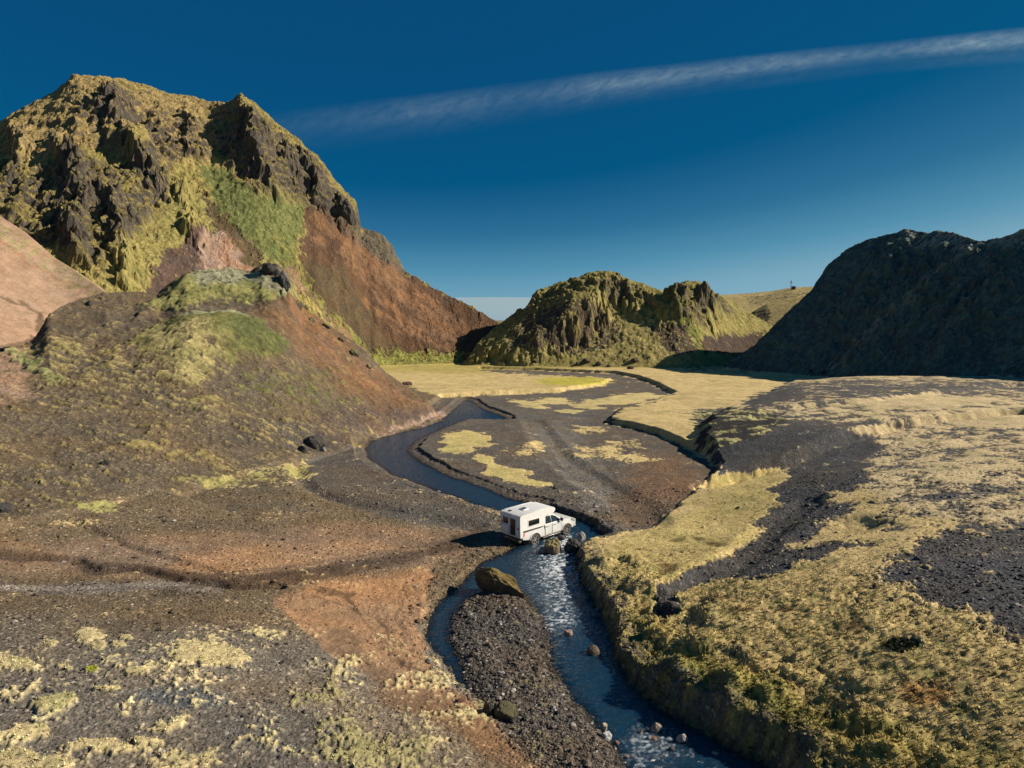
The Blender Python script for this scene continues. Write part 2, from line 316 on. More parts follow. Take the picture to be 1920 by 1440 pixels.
for s in ["1480,878 1618,858 1622,908 1540,937 1610,945 1595,966 1500,1014 1330,1070 1285,1078 1390,1030 1432,992 1395,985 1455,945 1440,925", "1340,842 1400,826 1480,800 1560,796 1640,815 1650,842 1600,868 1480,874 1400,866 1345,868", "1400,746 1470,722 1510,722 1500,745 1440,760 1400,764",
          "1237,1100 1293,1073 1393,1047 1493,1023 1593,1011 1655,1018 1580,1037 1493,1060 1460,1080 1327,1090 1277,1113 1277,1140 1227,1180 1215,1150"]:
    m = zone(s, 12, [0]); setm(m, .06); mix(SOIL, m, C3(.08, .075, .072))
m = zone("1350,855 1500,845 1620,838 1620,862 1480,872 1400,880 1350,890", 5, [0]); setm(m, .05)
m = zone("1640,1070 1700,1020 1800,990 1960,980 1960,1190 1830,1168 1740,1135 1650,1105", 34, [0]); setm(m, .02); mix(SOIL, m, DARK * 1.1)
m = zone("1650,850 1960,830 1960,985 1790,985 1650,1010 1620,930", 25, [0]); setm(m * .8, .60); mix(SOIL, m, C3(.12, .11, .10))
setm(blob(1790, 930, 70, 12, [0]), .2); setm(blob(1700, 1085, 60, 60, [0]) * .6, .45)
setm(zone("1700,1120 1960,1170 1960,1240 1800,1230 1600,1130 1540,1060", 25, [0]) * .7, .75)
mix(MOSSC, zone("1340,890 1470,876 1450,940 1420,1000 1280,1080 1130,1120 1080,1050 1250,985 1320,950", 8, [0]), C3(.46, .355, .145))
# lower right mound, greener towards the stream
mix(MOSSC, zone("1190,1120 1500,1060 1700,1140 1960,1240 1960,1500 1300,1500 1150,1200", 20, [0]), C3(.46, .345, .15))
gr = zone("1080,1080 1200,1150 1300,1230 1500,1290 1700,1370 1960,1440 1960,1560 1200,1560 1120,1250", 40, [0]); mix(MOSSC, gr * .75, C3(.28, .225, .065))
mix(MOSSC, blob(1380, 1300, 260, 40, [0], .3) * .4, C3(.16, .165, .035))
mix(MOSSC, blob(1740, 1305, 50, 25, [0]) * .6, C3(.42, .20, .06))
for a in [(1350, 1122, 30, 8), (1395, 1150, 34, 9), (1475, 1150, 26, 10), (1600, 1175, 30, 10), (1620, 1180, 20, 10), (1265, 1015, 18, 4), (1305, 1012, 14, 3), (1345, 1020, 24, 4), (1250, 1068, 24, 8), (1200, 1030, 14, 3), (1240, 1055, 12, 3), (1390, 905, 12, 3)]:
    mix(MOSSC, blob(*a, [0]) * .75, C3(.15, .095, .04))
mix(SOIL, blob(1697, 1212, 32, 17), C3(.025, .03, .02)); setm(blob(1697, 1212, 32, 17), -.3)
# left ground
lft = g0 * ss(60, -60, QX - 900) * ss(850, 900, QY)
mix(SOIL, lft * ss(1130, 1250, QY), C3(.215, .175, .13)); setm(lft * ss(1130, 1250, QY), .25)
o1 = zone("-60,1020 200,1012 420,1000 640,985 800,990 900,1000 880,1040 800,1062 560,1100 400,1105 260,1085 -60,1070", 14, [0, 7]); mix(SOIL, o1 * .9, ORANGE); SAND = o1 * .5
mix(SOIL, zone("330,1040 520,1020 700,1015 760,1030 600,1060 420,1075 330,1070", 10, [0]) * .9, C3(.38, .225, .12))
mix(SOIL, line("300,1105 460,1098 640,1075 800,1035 900,1005", 16, [0]) * .75, C3(.085, .055, .035)); mix(SOIL, line("200,1062 420,1090 560,1080 700,1050", 11, [0]) * .7, C3(.075, .05, .033))
mix(SOIL, line("-60,1106 120,1104 280,1098 420,1104", 13, [0]) * .8, C3(.29, .25, .205))
mix(SOIL, zone("520,1125 640,1090 800,1062 820,1085 806,1130 786,1190 800,1240 840,1290 930,1360 1000,1420 900,1400 780,1330 690,1270 610,1220 560,1180", 10, [0]), C3(.37, .215, .115))
SAND = np.maximum(SAND, zone("520,1125 640,1090 800,1062 820,1085 806,1130 780,1190 800,1240 840,1290 930,1360 900,1400 780,1330 690,1270 610,1220 560,1180", 14, [0]))
mix(SOIL, line("640,1200 720,1290 850,1350 960,1420 1050,1470", 34, [0]) * .8, C3(.21, .13, .075))
mix(SOIL, line("600,1110 650,1118 672,1150", 5, [0]) * .7, C3(.10, .06, .035)); mix(SOIL, line("720,1165 726,1200 760,1245 790,1260", 5, [0]) * .5, C3(.12, .07, .04))
mix(SOIL, blob(340, 1310, 110, 20, [0]) * .8, C3(.10, .115, .125)); mix(SOIL, zone("380,1340 560,1300 700,1400 760,1500 420,1500", 30, [0]) * .6, C3(.12, .112, .10))
mix(MOSSC, ss(40, -40, QX - 1060) * ss(1100, 1150, QY), C3(.52, .42, .22))
for a in [(160, 1188, 40, 20), (165, 1215, 28, 12), (215, 1212, 24, 8), (30, 1245, 36, 16), (235, 1195, 20, 8), (395, 1225, 90, 27, .08), (255, 1262, 26, 10), (105, 1318, 62, 18, -.15), (210, 1292, 22, 7), (60, 1375, 60, 14), (300, 1360, 60, 12, -.2), (330, 1345, 26, 8),
          (60, 1425, 90, 22), (200, 1400, 90, 14), (330, 1425, 90, 26), (250, 1390, 60, 10), (125, 1255, 16, 5), (90, 1208, 14, 6)]:
    setm(blob(a[0], a[1], a[2], a[3], [0], a[4] if len(a) > 4 else 0), .80)
mix(MOSSC, blob(174, 1256, 18, 6), C3(.30, .30, .03)); setm(blob(174, 1256, 17, 6), 1.4)
m = line("600,1330 700,1400 820,1470", 90, [0]); setm(m * .6, .5); mix(MOSSC, m, C3(.29, .25, .12))
setm(blob(500, 1180, 120, 25, [0]) * .5, .42)
mix(SOIL, (1 - ss(0, 1.0, np.minimum(g4, 9))) * .7, C3(.05, .035, .025))
isl = 1 - ss(-.3, .6, d_isl); mix(SOIL, isl, C3(.12, .098, .078)); setm(isl, .12); mix(MOSSC, isl, C3(.16, .14, .07))
for s_ in ["-60,1098 150,1096 330,1090 520,1070 700,1040 860,1008", "-60,1112 150,1110 340,1104 540,1084 720,1052 880,1020"]: mix(SOIL, line(s_, 4.5, [0], False) * .45, C3(.10, .07, .05))
for s_ in ["1000,800 1050,860 1090,920 1105,960", "1030,796 1085,850 1125,910 1140,955", "1080,990 1120,950 1150,900 1100,830 1040,790"]: mix(SOIL, line(s_, 5, [0], False) * .4, C3(.22, .19, .155))
for s_ in ["760,1240 740,1200 700,1140", "600,1120 660,1140 690,1180", "300,1150 420,1180 560,1240 640,1330", "1180,840 1220,880 1230,940"]: mix(SOIL, line(s_, 4, [0]) * .4, C3(.07, .05, .035))
# foothill
f7 = (lab == 7) * 1.; mix(SOIL, f7 * .8, C3(.14, .105, .070)); setm(f7, .24); mix(MOSSC, f7, C3(.28, .22, .09))
m = zone("262,580 300,560 350,512 400,503 470,506 540,520 570,575 500,590 440,560 360,575 300,590", 8, [7]); setm(m, .72); mix(MOSSC, m, C3(.27, .25, .09)); mix(MOSSC, zone("350,512 400,503 520,508 540,560 470,530 380,535", 8, [7]) * .8, PALE); mix(SOIL, m, C3(.08, .07, .05))
m = zone("240,650 300,615 370,592 440,592 510,610 560,650 520,672 420,690 330,672 260,664", 10, [7]); setm(m, .80); mix(MOSSC, m, C3(.18, .17, .06)); mix(MOSSC, line("350,602 400,593 470,602", 16, [7]) * .8, C3(.34, .34, .2)); mix(MOSSC, zone("470,610 545,640 540,668 440,668 420,640", 12, [7]) * .7, DGRN)
m = zone("270,640 380,630 420,660 400,700 350,735 290,720 300,670", 14, [7]); setm(m, .68); mix(MOSSC, m, C3(.36, .30, .13))
m = zone("40,650 120,640 260,670 330,720 420,770 300,770 120,720 60,700", 24, [7]); setm(m, .42); mix(MOSSC, m, C3(.30, .24, .10))
m = zone("440,690 640,700 680,760 540,790 440,750", 25, [7]); setm(m, .36); mix(MOSSC, m, GRN)
m = zone("-60,640 60,650 40,690 70,740 -60,760", 14, [7]); mix(SOIL, m, C3(.33, .21, .135)); setm(m, .15)
m = line("20,660 60,690 110,715", 12, [7]); setm(m, .7); mix(MOSSC, m, C3(.30, .29, .12))
m = zone("480,560 560,560 640,625 700,690 760,722 832,768 790,790 700,770 620,720 540,650 470,600", 10, [7]); mix(SOIL, m, C3(.175, .108, .062)); setm(m, .16)
for s_, w_ in [("540,560 620,640 700,700 780,760", 10), ("520,590 600,660 700,730", 7), ("560,600 640,680 720,742", 6)]: mix(SOIL, line(s_, w_, [7]) * .7, C3(.24, .13, .07))
mix(SOIL, zone("640,760 830,766 820,790 700,812 600,850 560,840 560,800", 12, [7, 0]) * .7, C3(.13, .09, .07))
mix(SOIL, zone("745,800 830,770 838,780 800,796 740,815 700,826", 4) * .9, C3(.36, .24, .17))
m = zone("330,900 470,885 560,870 600,885 520,910 380,915", 10, [0, 7]); setm(m, .6); mix(MOSSC, m, C3(.30, .26, .10))
m = line("360,850 460,900 540,890", 22, [0, 7]); setm(m * .6, .5)
m = blob(190, 950, 50, 14, [0, 7]); setm(m, .6); mix(MOSSC, m, C3(.30, .27, .10)); setm(blob(130, 980, 60, 12, [0, 7]) * .6, .5)
for a in [(270, 838, 26, 6), (320, 852, 20, 5), (200, 760, 30, 6), (380, 750, 30, 8)]: setm(blob(*a, [7, 0]), .8)
mix(SOIL, zone("440,790 600,800 640,830 560,850 430,820", 16, [7, 0]) * .6, C3(.075, .068, .06))
# pink spur
e4 = (lab == 4) * 1.; mix(SOIL, e4, C3(.36, .235, .155)); setm(e4, -.1); mix(SOIL, line("0,440 60,480 130,520 200,548", 7, [4]) * .6, C3(.42, .30, .20)); mix(SOIL, line("0,455 70,500 140,535", 5, [4]) * .5, C3(.36, .17, .09))
mix(SOIL, line("-20,555 40,570 80,590", 4, [4]) * .8, C3(.15, .10, .06)); mix(SOIL, line("80,590 85,620 50,645 10,660", 9, [4, 7]) * .8, C3(.12, .08, .05))
m = zone('-60,380 0,404 100,480 205,545 150,562 70,505 -60,440', 10, [4]); setm(m, .46); mix(MOSSC, m, C3(.26, .21, .10))
setm(zone('-60,560 60,560 90,600 20,660 -60,660', 20, [4]) * .5, .2)
# left mountain
b1 = (lab == 1) * 1.; mix(SOIL, b1, C3(.15, .10, .065)); setm(b1, .9); mix(MOSSC, b1, C3(.34, .27, .09))
mix(MOSSC, zone("-60,200 140,140 430,190 420,300 300,310 200,260 60,330 -60,300", 20, [1]) * .8, GOLD)
RK = RK + b1 * ss(300, 380, 640 - QY + 0 * QX) * .55
for s in ["-60,300 60,330 150,290 320,330 330,420 250,470 200,540 120,480 -60,420", "380,200 460,180 560,262 660,372 700,434 760,510 700,470 640,420 560,385 470,370 400,290", "120,150 260,150 330,200 420,300 330,330 250,260 140,230"]:
    RK = np.maximum(RK, zone(s, 18, [1]) * .95)
RK = RK * (1 - .9 * zone("330,300 400,300 480,360 580,390 600,400 560,500 470,520 370,480 330,430 200,560 190,500 300,400", 12, [1]))
m = zone("200,545 200,500 300,400 340,320 400,400 430,430 380,450 300,480 260,560", 10, [1]); mix(MOSSC, m, C3(.29, .245, .085)); setm(m, .85)
m = zone("365,312 420,318 480,365 578,392 560,450 545,505 500,490 430,420", 7, [1]); mix(MOSSC, m, C3(.165, .175, .06)); setm(m, 1.2)
m = zone("300,480 385,440 395,500 330,560 270,560", 10, [1]); mix(SOIL, m, C3(.13, .085, .065)); setm(m, .1)
m = zone("378,440 430,424 470,455 500,520 430,525 370,500", 8, [1]); mix(SOIL, m, C3(.40, .26, .18)); setm(m, -.2); mix(SOIL, line("430,430 420,480 440,520", 9, [1]) * .5, C3(.36, .17, .09)); mix(SOIL, line("470,470 470,520", 7, [1]) * .6, C3(.40, .17, .07))
m = zone("360,340 440,420 540,540 640,660 600,660 500,540 400,420", 6, [1]) * .9; mix(SOIL, m, OLIVE); setm(m, .2)
red = zone("575,392 605,385 640,420 700,472 762,512 850,557 945,608 900,690 720,690 640,610 560,520", 8, [1]); mix(SOIL, red, RED); setm(red, .12); mix(MOSSC, red, OLIVE * 1.3)
mix(SOIL, zone("560,480 640,500 700,600 780,690 700,690 620,600 550,520", 14, [1]) * .75, OLIVE)
for s_, w_ in [("600,410 680,480 760,560 840,620", 16), ("640,470 720,560 800,640", 9), ("700,480 800,560 880,620", 8), ("560,430 600,455", 10), ("740,600 860,640", 8), ("680,560 760,620 860,660", 6)]: mix(SOIL, line(s_, w_, [1]) * .6, C3(.27, .145, .075))
mix(SOIL, line("545,510 600,575 690,665", 13, [1]) * .8, C3(.30, .20, .105)); setm(line("545,510 600,575 690,665", 16, [1]), .1)
m = line("520,440 560,510 620,590 720,680", 7, [1]); setm(m, .8); mix(MOSSC, m, C3(.22, .2, .06))
mix(SOIL, line("200,555 600,560", 14, [1]) * .4, OLIVE)
m = zone("700,655 860,660 900,690 700,690", 8, [1]); setm(m, .7); mix(MOSSC, m, C3(.24, .23, .06))
# middle hill
b2 = (lab == 2) * 1.; mix(SOIL, b2, C3(.15, .112, .075)); setm(b2, 1.0); mix(MOSSC, b2, C3(.30, .25, .085))
RK = np.maximum(RK, zone("985,580 1010,545 1130,510 1245,545 1300,525 1345,560 1420,600 1340,590 1310,610 1230,580 1130,580 1060,600 960,625 900,660", 12, [2]) * .6)
m = zone("990,610 1150,600 1170,640 1120,665 960,672 940,660", 10, [2]); mix(SOIL, m, C3(.115, .086, .056)); setm(m, .36)
m = zone("1210,610 1290,610 1310,660 1260,668", 8, [2]); mix(SOIL, m, C3(.12, .09, .06)); setm(m, .35)
m = zone("1310,632 1420,624 1440,650 1380,668 1330,664", 6, [2]); mix(SOIL, m, C3(.10, .068, .05)); setm(m, .05)
mix(MOSSC, zone("1100,600 1200,590 1320,640 1300,680 1100,680", 12, [2]) * .7, C3(.36, .29, .11)); mix(MOSSC, line("1245,560 1270,590 1310,650", 12, [2]), C3(.24, .24, .06))
# far plateau
b5 = np.isin(lab, [5, 6]) * 1.; mix(SOIL, b5, C3(.20, .15, .07)); setm(b5, .8); mix(MOSSC, b5, C3(.40, .31, .13))
mix(MOSSC, line("1235,545 1350,556 1450,552", 5, [5]), C3(.45, .34, .15))
m = zone('1395,556 1450,550 1525,545 1535,566 1470,574 1410,572', 6, [5]) * .6; mix(SOIL, m, C3(.07, .06, .035)); setm(m, .3)
m = zone('1355,610 1440,572 1450,640 1380,640', 5, [6]); mix(SOIL, m, C3(.06, .055, .03)); setm(m, .35)
# right hill
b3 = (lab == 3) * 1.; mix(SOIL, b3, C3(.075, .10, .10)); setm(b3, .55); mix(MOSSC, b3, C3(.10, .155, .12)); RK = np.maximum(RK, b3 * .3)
mix(MOSSC, zone("1690,425 1960,430 1960,470 1800,470 1700,470", 10, [3]) * .7, C3(.42, .38, .26)); mix(MOSSC, line("1900,440 1800,500 1700,580 1560,690", 9, [3]) * .5, PALE)

MOSSC *= np.where(lab == 0, 1.08, .96)[..., None].astype(np.float32)
# ------------------------------------------------------------------ relief of the land
n05 = fbm(X / .55, Y / .55, 61, 3); n2 = fbm(X / 2.0, Y / 2.0, 63, 4); n6 = fbm(X / 7, Y / 7, 65, 4); n25 = fbm(X / 26, Y / 26, 67, 3)
nst = fbm(X / 1.9, Y / .8, 171, 4)
farw = np.where(lab > 0, 1., 0.)
patch = (1 - farw) * (.55 * n2 + .32 * n05 + .28 * n6) + farw * (.62 * nst + .25 * n05 + .22 * n6 + .12 * n2)
fine = fbm(X / .22, Y / .22, 71, 2)
patch = patch + .38 * fine * np.interp(rg, [20, 60, 120], [1, .7, 0])
sfm = np.where(lab == 7, .17, np.where(rg > 60, .10, .15)); moss = ss(-sfm, sfm, patch * 1.15 + (MO - .5))
bface = ((lab == 0) & (PX > 1075) & (PY > 1030)) * ss(1.9, .6, dd + .5 * n2) * ss(-.2, .1, dd); moss = moss * (1 - .8 * bface * ss(-.35, .15, n05 + .6 * n2))
hill = np.isin(lab, [1, 2, 3, 5, 6]) * 1.; hillw = np.clip(hill, 0, 1)
# height of hills above their surroundings fades the roughness in at their feet
tt = np.zeros(Z.shape)
for c, t_ in [(1, tB), (2, tC), (3, tD), (4, tE), (7, tF)]: tt = np.where(lab == c, np.clip(t_, 0, 1), tt)
crag = RK * ss(.02, .2, tt)
# downhill-running gullies: bearing as one axis
gx = ag * 230
cr1 = ridged((X + 6 * n25) / 19, (Y) / 34, 81, 4, .55)
cr2 = ridged((X + 3 * n6) / 7.5, (Z * .7 + Y * .35) / 13, 83, 4, .6)
cr3 = ridged(X / 2.7, (Z + Y * .4) / 4.0, 85, 3, .6)
cb1 = fbm((X + 6 * n25) / 15, Y / 26, 181, 4); cb2 = fbm((X + 2 * n6) / 6, (Z * .8 + Y * .3) / 9, 182, 4, .6)
kn1 = np.clip(1 - worley(X / 6.5 + .4 * n6, (Z + Y * .5) / 7.5, 183)[0] * 1.2, 0, 1) ** .7; kn2 = np.clip(1 - worley(X / 2.2 + .3 * n2, (Z + Y * .5) / 2.8, 184)[0] * 1.2, 0, 1)
cb3 = fbm(X / 1.6, (Z + Y * .4) / 2.4, 185, 4, .7)
amp1 = np.where(lab == 1, 7.5, np.where(lab == 2, 3.0, np.where(lab == 3, 1.7, 2.0)))
dZ = crag * ((.55 * (cr1 - .55) + .45 * cb1) * amp1 * 1.25 + (.4 * (cr2 - .55) + .5 * cb2) * amp1 * .9 + (kn1 - .4) * amp1 * .30 + (kn2 - .4) * 1.5 + (cr3 - .5) * 1.6 + cb3 * 1.1)
crestfade = 1 - np.where(lab == 3, .3, .62) * ss(.74, .98, tt)
dZ = dZ * np.where(hill > 0, crestfade, 1)
# horizontal ledges in the crags
led = Z + 2.5 * n6 + 1.2 * n2
dZ = dZ + crag * .9 * np.abs(((led / 5.2) % 1) - .5) * 2 * crestfade
soft = hill * (1 - crag) * ss(0, .15, tt)
rill = ridged(gx / 5.5 + n6 * .8, rg / 60, 87, 3, .5)
dZ = dZ + soft * np.where(lab == 3, .45, 1) * ((rill - .6) * np.where(lab == 1, .8, np.where(lab == 2, .35, 1.3)) + n2 * .3 + n6 * .8)
f47 = np.isin(lab, [4, 7]) * 1.
wh1, wv1 = worley(X / 1.9 + .4 * n2, Y / 1.6, 191); wh2, wv2 = worley(X / .85 + .3 * n05, Y / .7, 193)
tuss = np.clip(1 - wh1 * 1.25, 0, 1) * (.4 + wv1) * .8 + np.clip(1 - wh2 * 1.2, 0, 1) * .3
dZ = dZ + hill * ss(0, .08, tt) * moss * (1 - .6 * crag) * tuss * np.where(lab == 3, .15, np.where(lab == 2, .4, .72)) + hill * (1 - moss) * n05 * .22
dZ = dZ + (lab == 7) * ss(0, .1, tt) * (moss * (np.clip(1 - wh2 * 1.2, 0, 1) * (.4 + wv2) * .12 + np.clip(1 - wh1 * 1.2, 0, 1) * .08) + (1 - moss) * (n05 * .10 + n2 * .12))
dZ = dZ + f47 * ss(0, .3, tt) * (n6 * .55 + n2 * .12) * crestfade + (lab == 7) * moss * .05 * (1 + n05)
# named features of the left mountain: spurs that throw the dark shadows, and the deep gullies beside them
def spur(s, wd_l, wd_r, h, labs):
    """a buttress along a line of pixels of the undisturbed slope, steep on its left, easy on its right"""
    P = pts(s); m0 = np.isin(lab, labs); xs = QX[m0]; ys = QY[m0]; bb = np.full(xs.shape, 1e9); sg = np.zeros(xs.shape); te_ = np.zeros(xs.shape)
    L = len(P) - 1
    for i in range(L):
        ax, ay = P[i]; ex, ey = P[i + 1] - P[i]; t = np.clip(((xs - ax) * ex + (ys - ay) * ey) / (ex * ex + ey * ey), 0, 1)
        d2 = (xs - ax - t * ex) ** 2 + (ys - ay - t * ey) ** 2; m = d2 < bb
        bb = np.where(m, d2, bb); sg = np.where(m, np.sign((xs - ax) * ey - (ys - ay) * ex), sg); te_ = np.where(m, (i + t) / L, te_)
    d = np.sqrt(bb); left = sg < 0
    prof = np.where(left, 1 - ss(0, wd_l, d), 1 - ss(0, wd_r, d)) * (.35 + .65 * np.sin(np.clip(te_, .0, 1) * math.pi * .9 + .2).clip(0, 1))
    out = np.zeros(Z.shape); out[m0] = prof * h * (.95 + (.45 * n2[m0] if h < 8.5 and wd_l < 90 else .15 * n6[m0])); return out
sp = 0
for s, wl, wr, h in [("200,175 215,205 205,250", 14, 45, 8), ("235,270 262,310 290,350", 22, 50, 10), ("458,205 470,250 478,300 500,350", 22, 55, 10), ("110,285 135,330 150,390", 16, 35, 7), ("120,410 130,460 150,500", 14, 40, 6),
                     ("20,250 40,300 30,350", 12, 30, 5), ("560,280 590,340 600,380", 14, 40, 6), ("345,200 360,240 350,280", 10, 40, 4), ("335,360 345,385", 16, 30, 5), ("350,420 372,460", 16, 30, 5), ("520,240 545,300 560,340", 12, 36, 5),
                     ("640,372 645,400 650,425", 20, 12, 5), ("220,480 235,520 240,545", 12, 30, 5), ("180,360 215,420 225,470", 10, 40, 4.5)]:
    sp = sp + spur(s, wl, wr, h, [1])
for s, wl, wr, h in [("1135,528 1132,560 1105,600 1050,636 960,664", 120, 40, 8), ("1155,520 1175,560 1200,590", 16, 30, 4), ("1010,545 1000,580", 20, 20, 2.5), ("1275,532 1262,570 1290,600", 26, 30, 5), ("1310,535 1330,575 1335,600", 12, 40, 4.5), ("1210,560 1240,590 1250,610", 14, 30, 3)]:
    sp = sp + spur(s, wl, wr, h, [2])
for s, wl, wr, h in [("1706,440 1640,520 1540,660", 30, 40, 3.2), ("1850,460 1760,530 1600,680", 24, 40, 3.4), ("1920,500 1820,590 1740,690", 24, 40, 3.4), ("1780,450 1700,530 1600,640", 20, 30, 2.4), ("1900,460 1830,520 1700,660", 20, 30, 2.4)]:
    sp = sp + spur(s, wl, wr, h, [3])
for s, wl, wr, h in [("350,515 300,560 262,590", 6, 30, 1.0), ("500,492 530,530 548,570", 14, 12, 2.6)]:
    sp = sp + spur(s, wl, wr, h, [7])
Z = Z + dZ + sp * np.where(tt > .84, np.clip((1.0 - tt) / .16, .1, 1), 1) * (tt < 1.3)
# dome on the foothill
Z = Z + (lab == 7) * 2.4 * np.exp(-(((PX - 405) / 130) ** 2 + ((PY - 640) / 38) ** 2)) + (lab == 7) * .8 * np.exp(-(((PX - 330) / 60) ** 2 + ((PY - 690) / 30) ** 2))
# the plains: undulation, gravel, moss cushions
land = ((lab == 0) | (lab == 7)) & (dd > -.4); lw = land * 1.
inw = ss(-.4, .6, dd)
nearw = np.interp(rg, [20, 60, 140], [1, .9, .5])
wd_, wv_ = worley(X / .8 + .3 * n05, Y / .62, 101); cush = np.clip(1 - wd_ * 1.25, 0, 1) ** .7
wd2, _ = worley(X / .33, Y / .3, 103); cush2 = np.clip(1 - wd2 * 1.2, 0, 1)
rough_m = ss(980, 1150, PY) * ss(1050, 1200, PX) + .5 * ss(1150, 1250, PY) * ss(900, 700, PX)
rough_m = np.clip(rough_m * .72, .1, 1)
Z = Z + lw * inw * (n6 * .16 + n2 * .07 * (1 - lowm * .5) + n25 * .25 * ss(2, 10, dd))
Z = Z + lw * inw * moss * (.05 + (cush * .11 * (.4 + wv_) + cush2 * .11 + n2 * .09) * rough_m)
Z = Z + lw * inw * (1 - moss) * (fine * .03 + n05 * .04) * nearw
# left margin of the stream: undercut stones and clods
Z = Z + lw * ss(.0, .5, dd) * (1 - ss(.8, 3., dd)) * (1 - moss * .3) * (.05 * cush + .05 * n05 + .05 * cush2)
# tussock bank on the right of the stream
bk = lw * ss(.2, 1., dd) * (1 - ss(2.5, 5., dd)) * ss(0, 30, PX - np.interp(PY, [1000, 1040, 1200, 1300, 1440], [1110, 1085, 1150, 1215, 1420])) * ss(1030, 1060, PY)
w3, v3 = worley(X / 1.5 + n05 * .3, Y / 1.3, 111); Z = Z + bk * (np.clip(1 - w3 * 1.2, 0, 1) * .8 * (v3 - .3) + n05 * .12 + n2 * .4)
# sharp step of the shrub-filled hollow
Z = Z - .06 * np.exp(-(((PX - 1697) / 28) ** 2 + ((PY - 1212) / 14) ** 2))
for cx_, cy_, rx_, ry_, dp_ in [(1265, 1015, 18, 4, .12), (1345, 1020, 24, 4, .15), (1250, 1068, 22, 6, .14), (1305, 1012, 12, 3, .1)]: Z = Z - dp_ * np.exp(-(((PX - cx_) / rx_) ** 2 + ((PY - cy_) / ry_) ** 2))

# small sideways shifts so that steep rock is not a pure height field
sx = crag * (1.0 * gn(Z / 2.4 + X / 5, Y / 4, 121) + .45 * gn(Z / .9, X / 1.6, 122)) * crestfade
sy = crag * (.9 * gn(Z / 2.6, X / 4.2, 125))
XX = X + sx; YY = Y + sy

# ------------------------------------------------------------------ colour of the surface
gzr = np.gradient(Z, R, axis=0); gza = np.gradient(Z, AZ, axis=1) / rg
slope = np.sqrt(gzr ** 2 + gza ** 2)
ROCKC = np.empty_like(SOIL); ROCKC[:] = C3(.115, .098, .078)
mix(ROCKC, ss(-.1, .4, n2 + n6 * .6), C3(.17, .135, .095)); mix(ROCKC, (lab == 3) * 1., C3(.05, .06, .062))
var = 1 + .30 * n2 + .22 * n05 + .18 * n6
vf = 1 + .5 * (1 - .6 * SAND) * fine * np.interp(rg, [20, 80, 150], [1, .8, .3])
soil = SOIL * .92 * (var * vf)[..., None]
# warm/cool drift inside the soil
drift = ss(-.35, .45, fbm(X / 9, Y / 5, 131, 4)); soil = soil * (1 + (drift[..., None] - .5) * np.where(lab == 4, .25, 1.)[..., None] * np.array((.17, .05, -.12)))
hz = (lab > 0) * 1.
mossc = MOSSC * (1 + (.20 + .25 * hz) * n2 + (.22 + .5 * hz) * n05 + .1 * n6)[..., None] * (1 + .6 * fine * np.interp(rg, [20, 80, 150], [1, .8, .3]))[..., None] * (1 + .22 * fbm(X / 13, Y / 4, 175, 3))[..., None]
gd = ss(-.1, .5, fbm(X / 2.6, Y / 2.6, 133, 3)); mossc = mossc * (1 - gd[..., None] * np.array((.22, .17, .24)))
# streaks on scree, running downhill
st = fbm(gx / 2.2 + n6, rg / 26, 135, 3); scree = ((lab == 1) * 1. + (lab == 4) * .12 + (lab == 7) * .10) * (1 - moss) * (1 - crag)
soil = soil * (1 + .45 * st * scree * ss(0, .3, tt))[..., None]
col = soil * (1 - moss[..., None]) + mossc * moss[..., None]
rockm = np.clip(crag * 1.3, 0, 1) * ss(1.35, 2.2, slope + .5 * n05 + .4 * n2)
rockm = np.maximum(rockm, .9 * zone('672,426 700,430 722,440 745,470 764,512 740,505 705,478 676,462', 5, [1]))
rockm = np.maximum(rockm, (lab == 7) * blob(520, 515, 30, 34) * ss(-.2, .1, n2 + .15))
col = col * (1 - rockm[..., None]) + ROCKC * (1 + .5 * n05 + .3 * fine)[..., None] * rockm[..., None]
# wet margin
wet = (1 - ss(-.05, .28, dd + .12 * n05)) * (lab != 1)
col = col * (1 - .48 * wet[..., None])
tst = lw * moss * ss(.55, .15, cush) * rough_m; col = col * (1 - tst[..., None] * np.array((.5, .40, .5)))  # hollows between moss cushions darkened in the colour to suggest hummock shadow
col = np.clip(col, .008, .75)
gravelm = (1 - .75 * SAND) * (1 - moss) * (1 - rockm) * (((lab == 0) | (lab == 7)) * 1.)

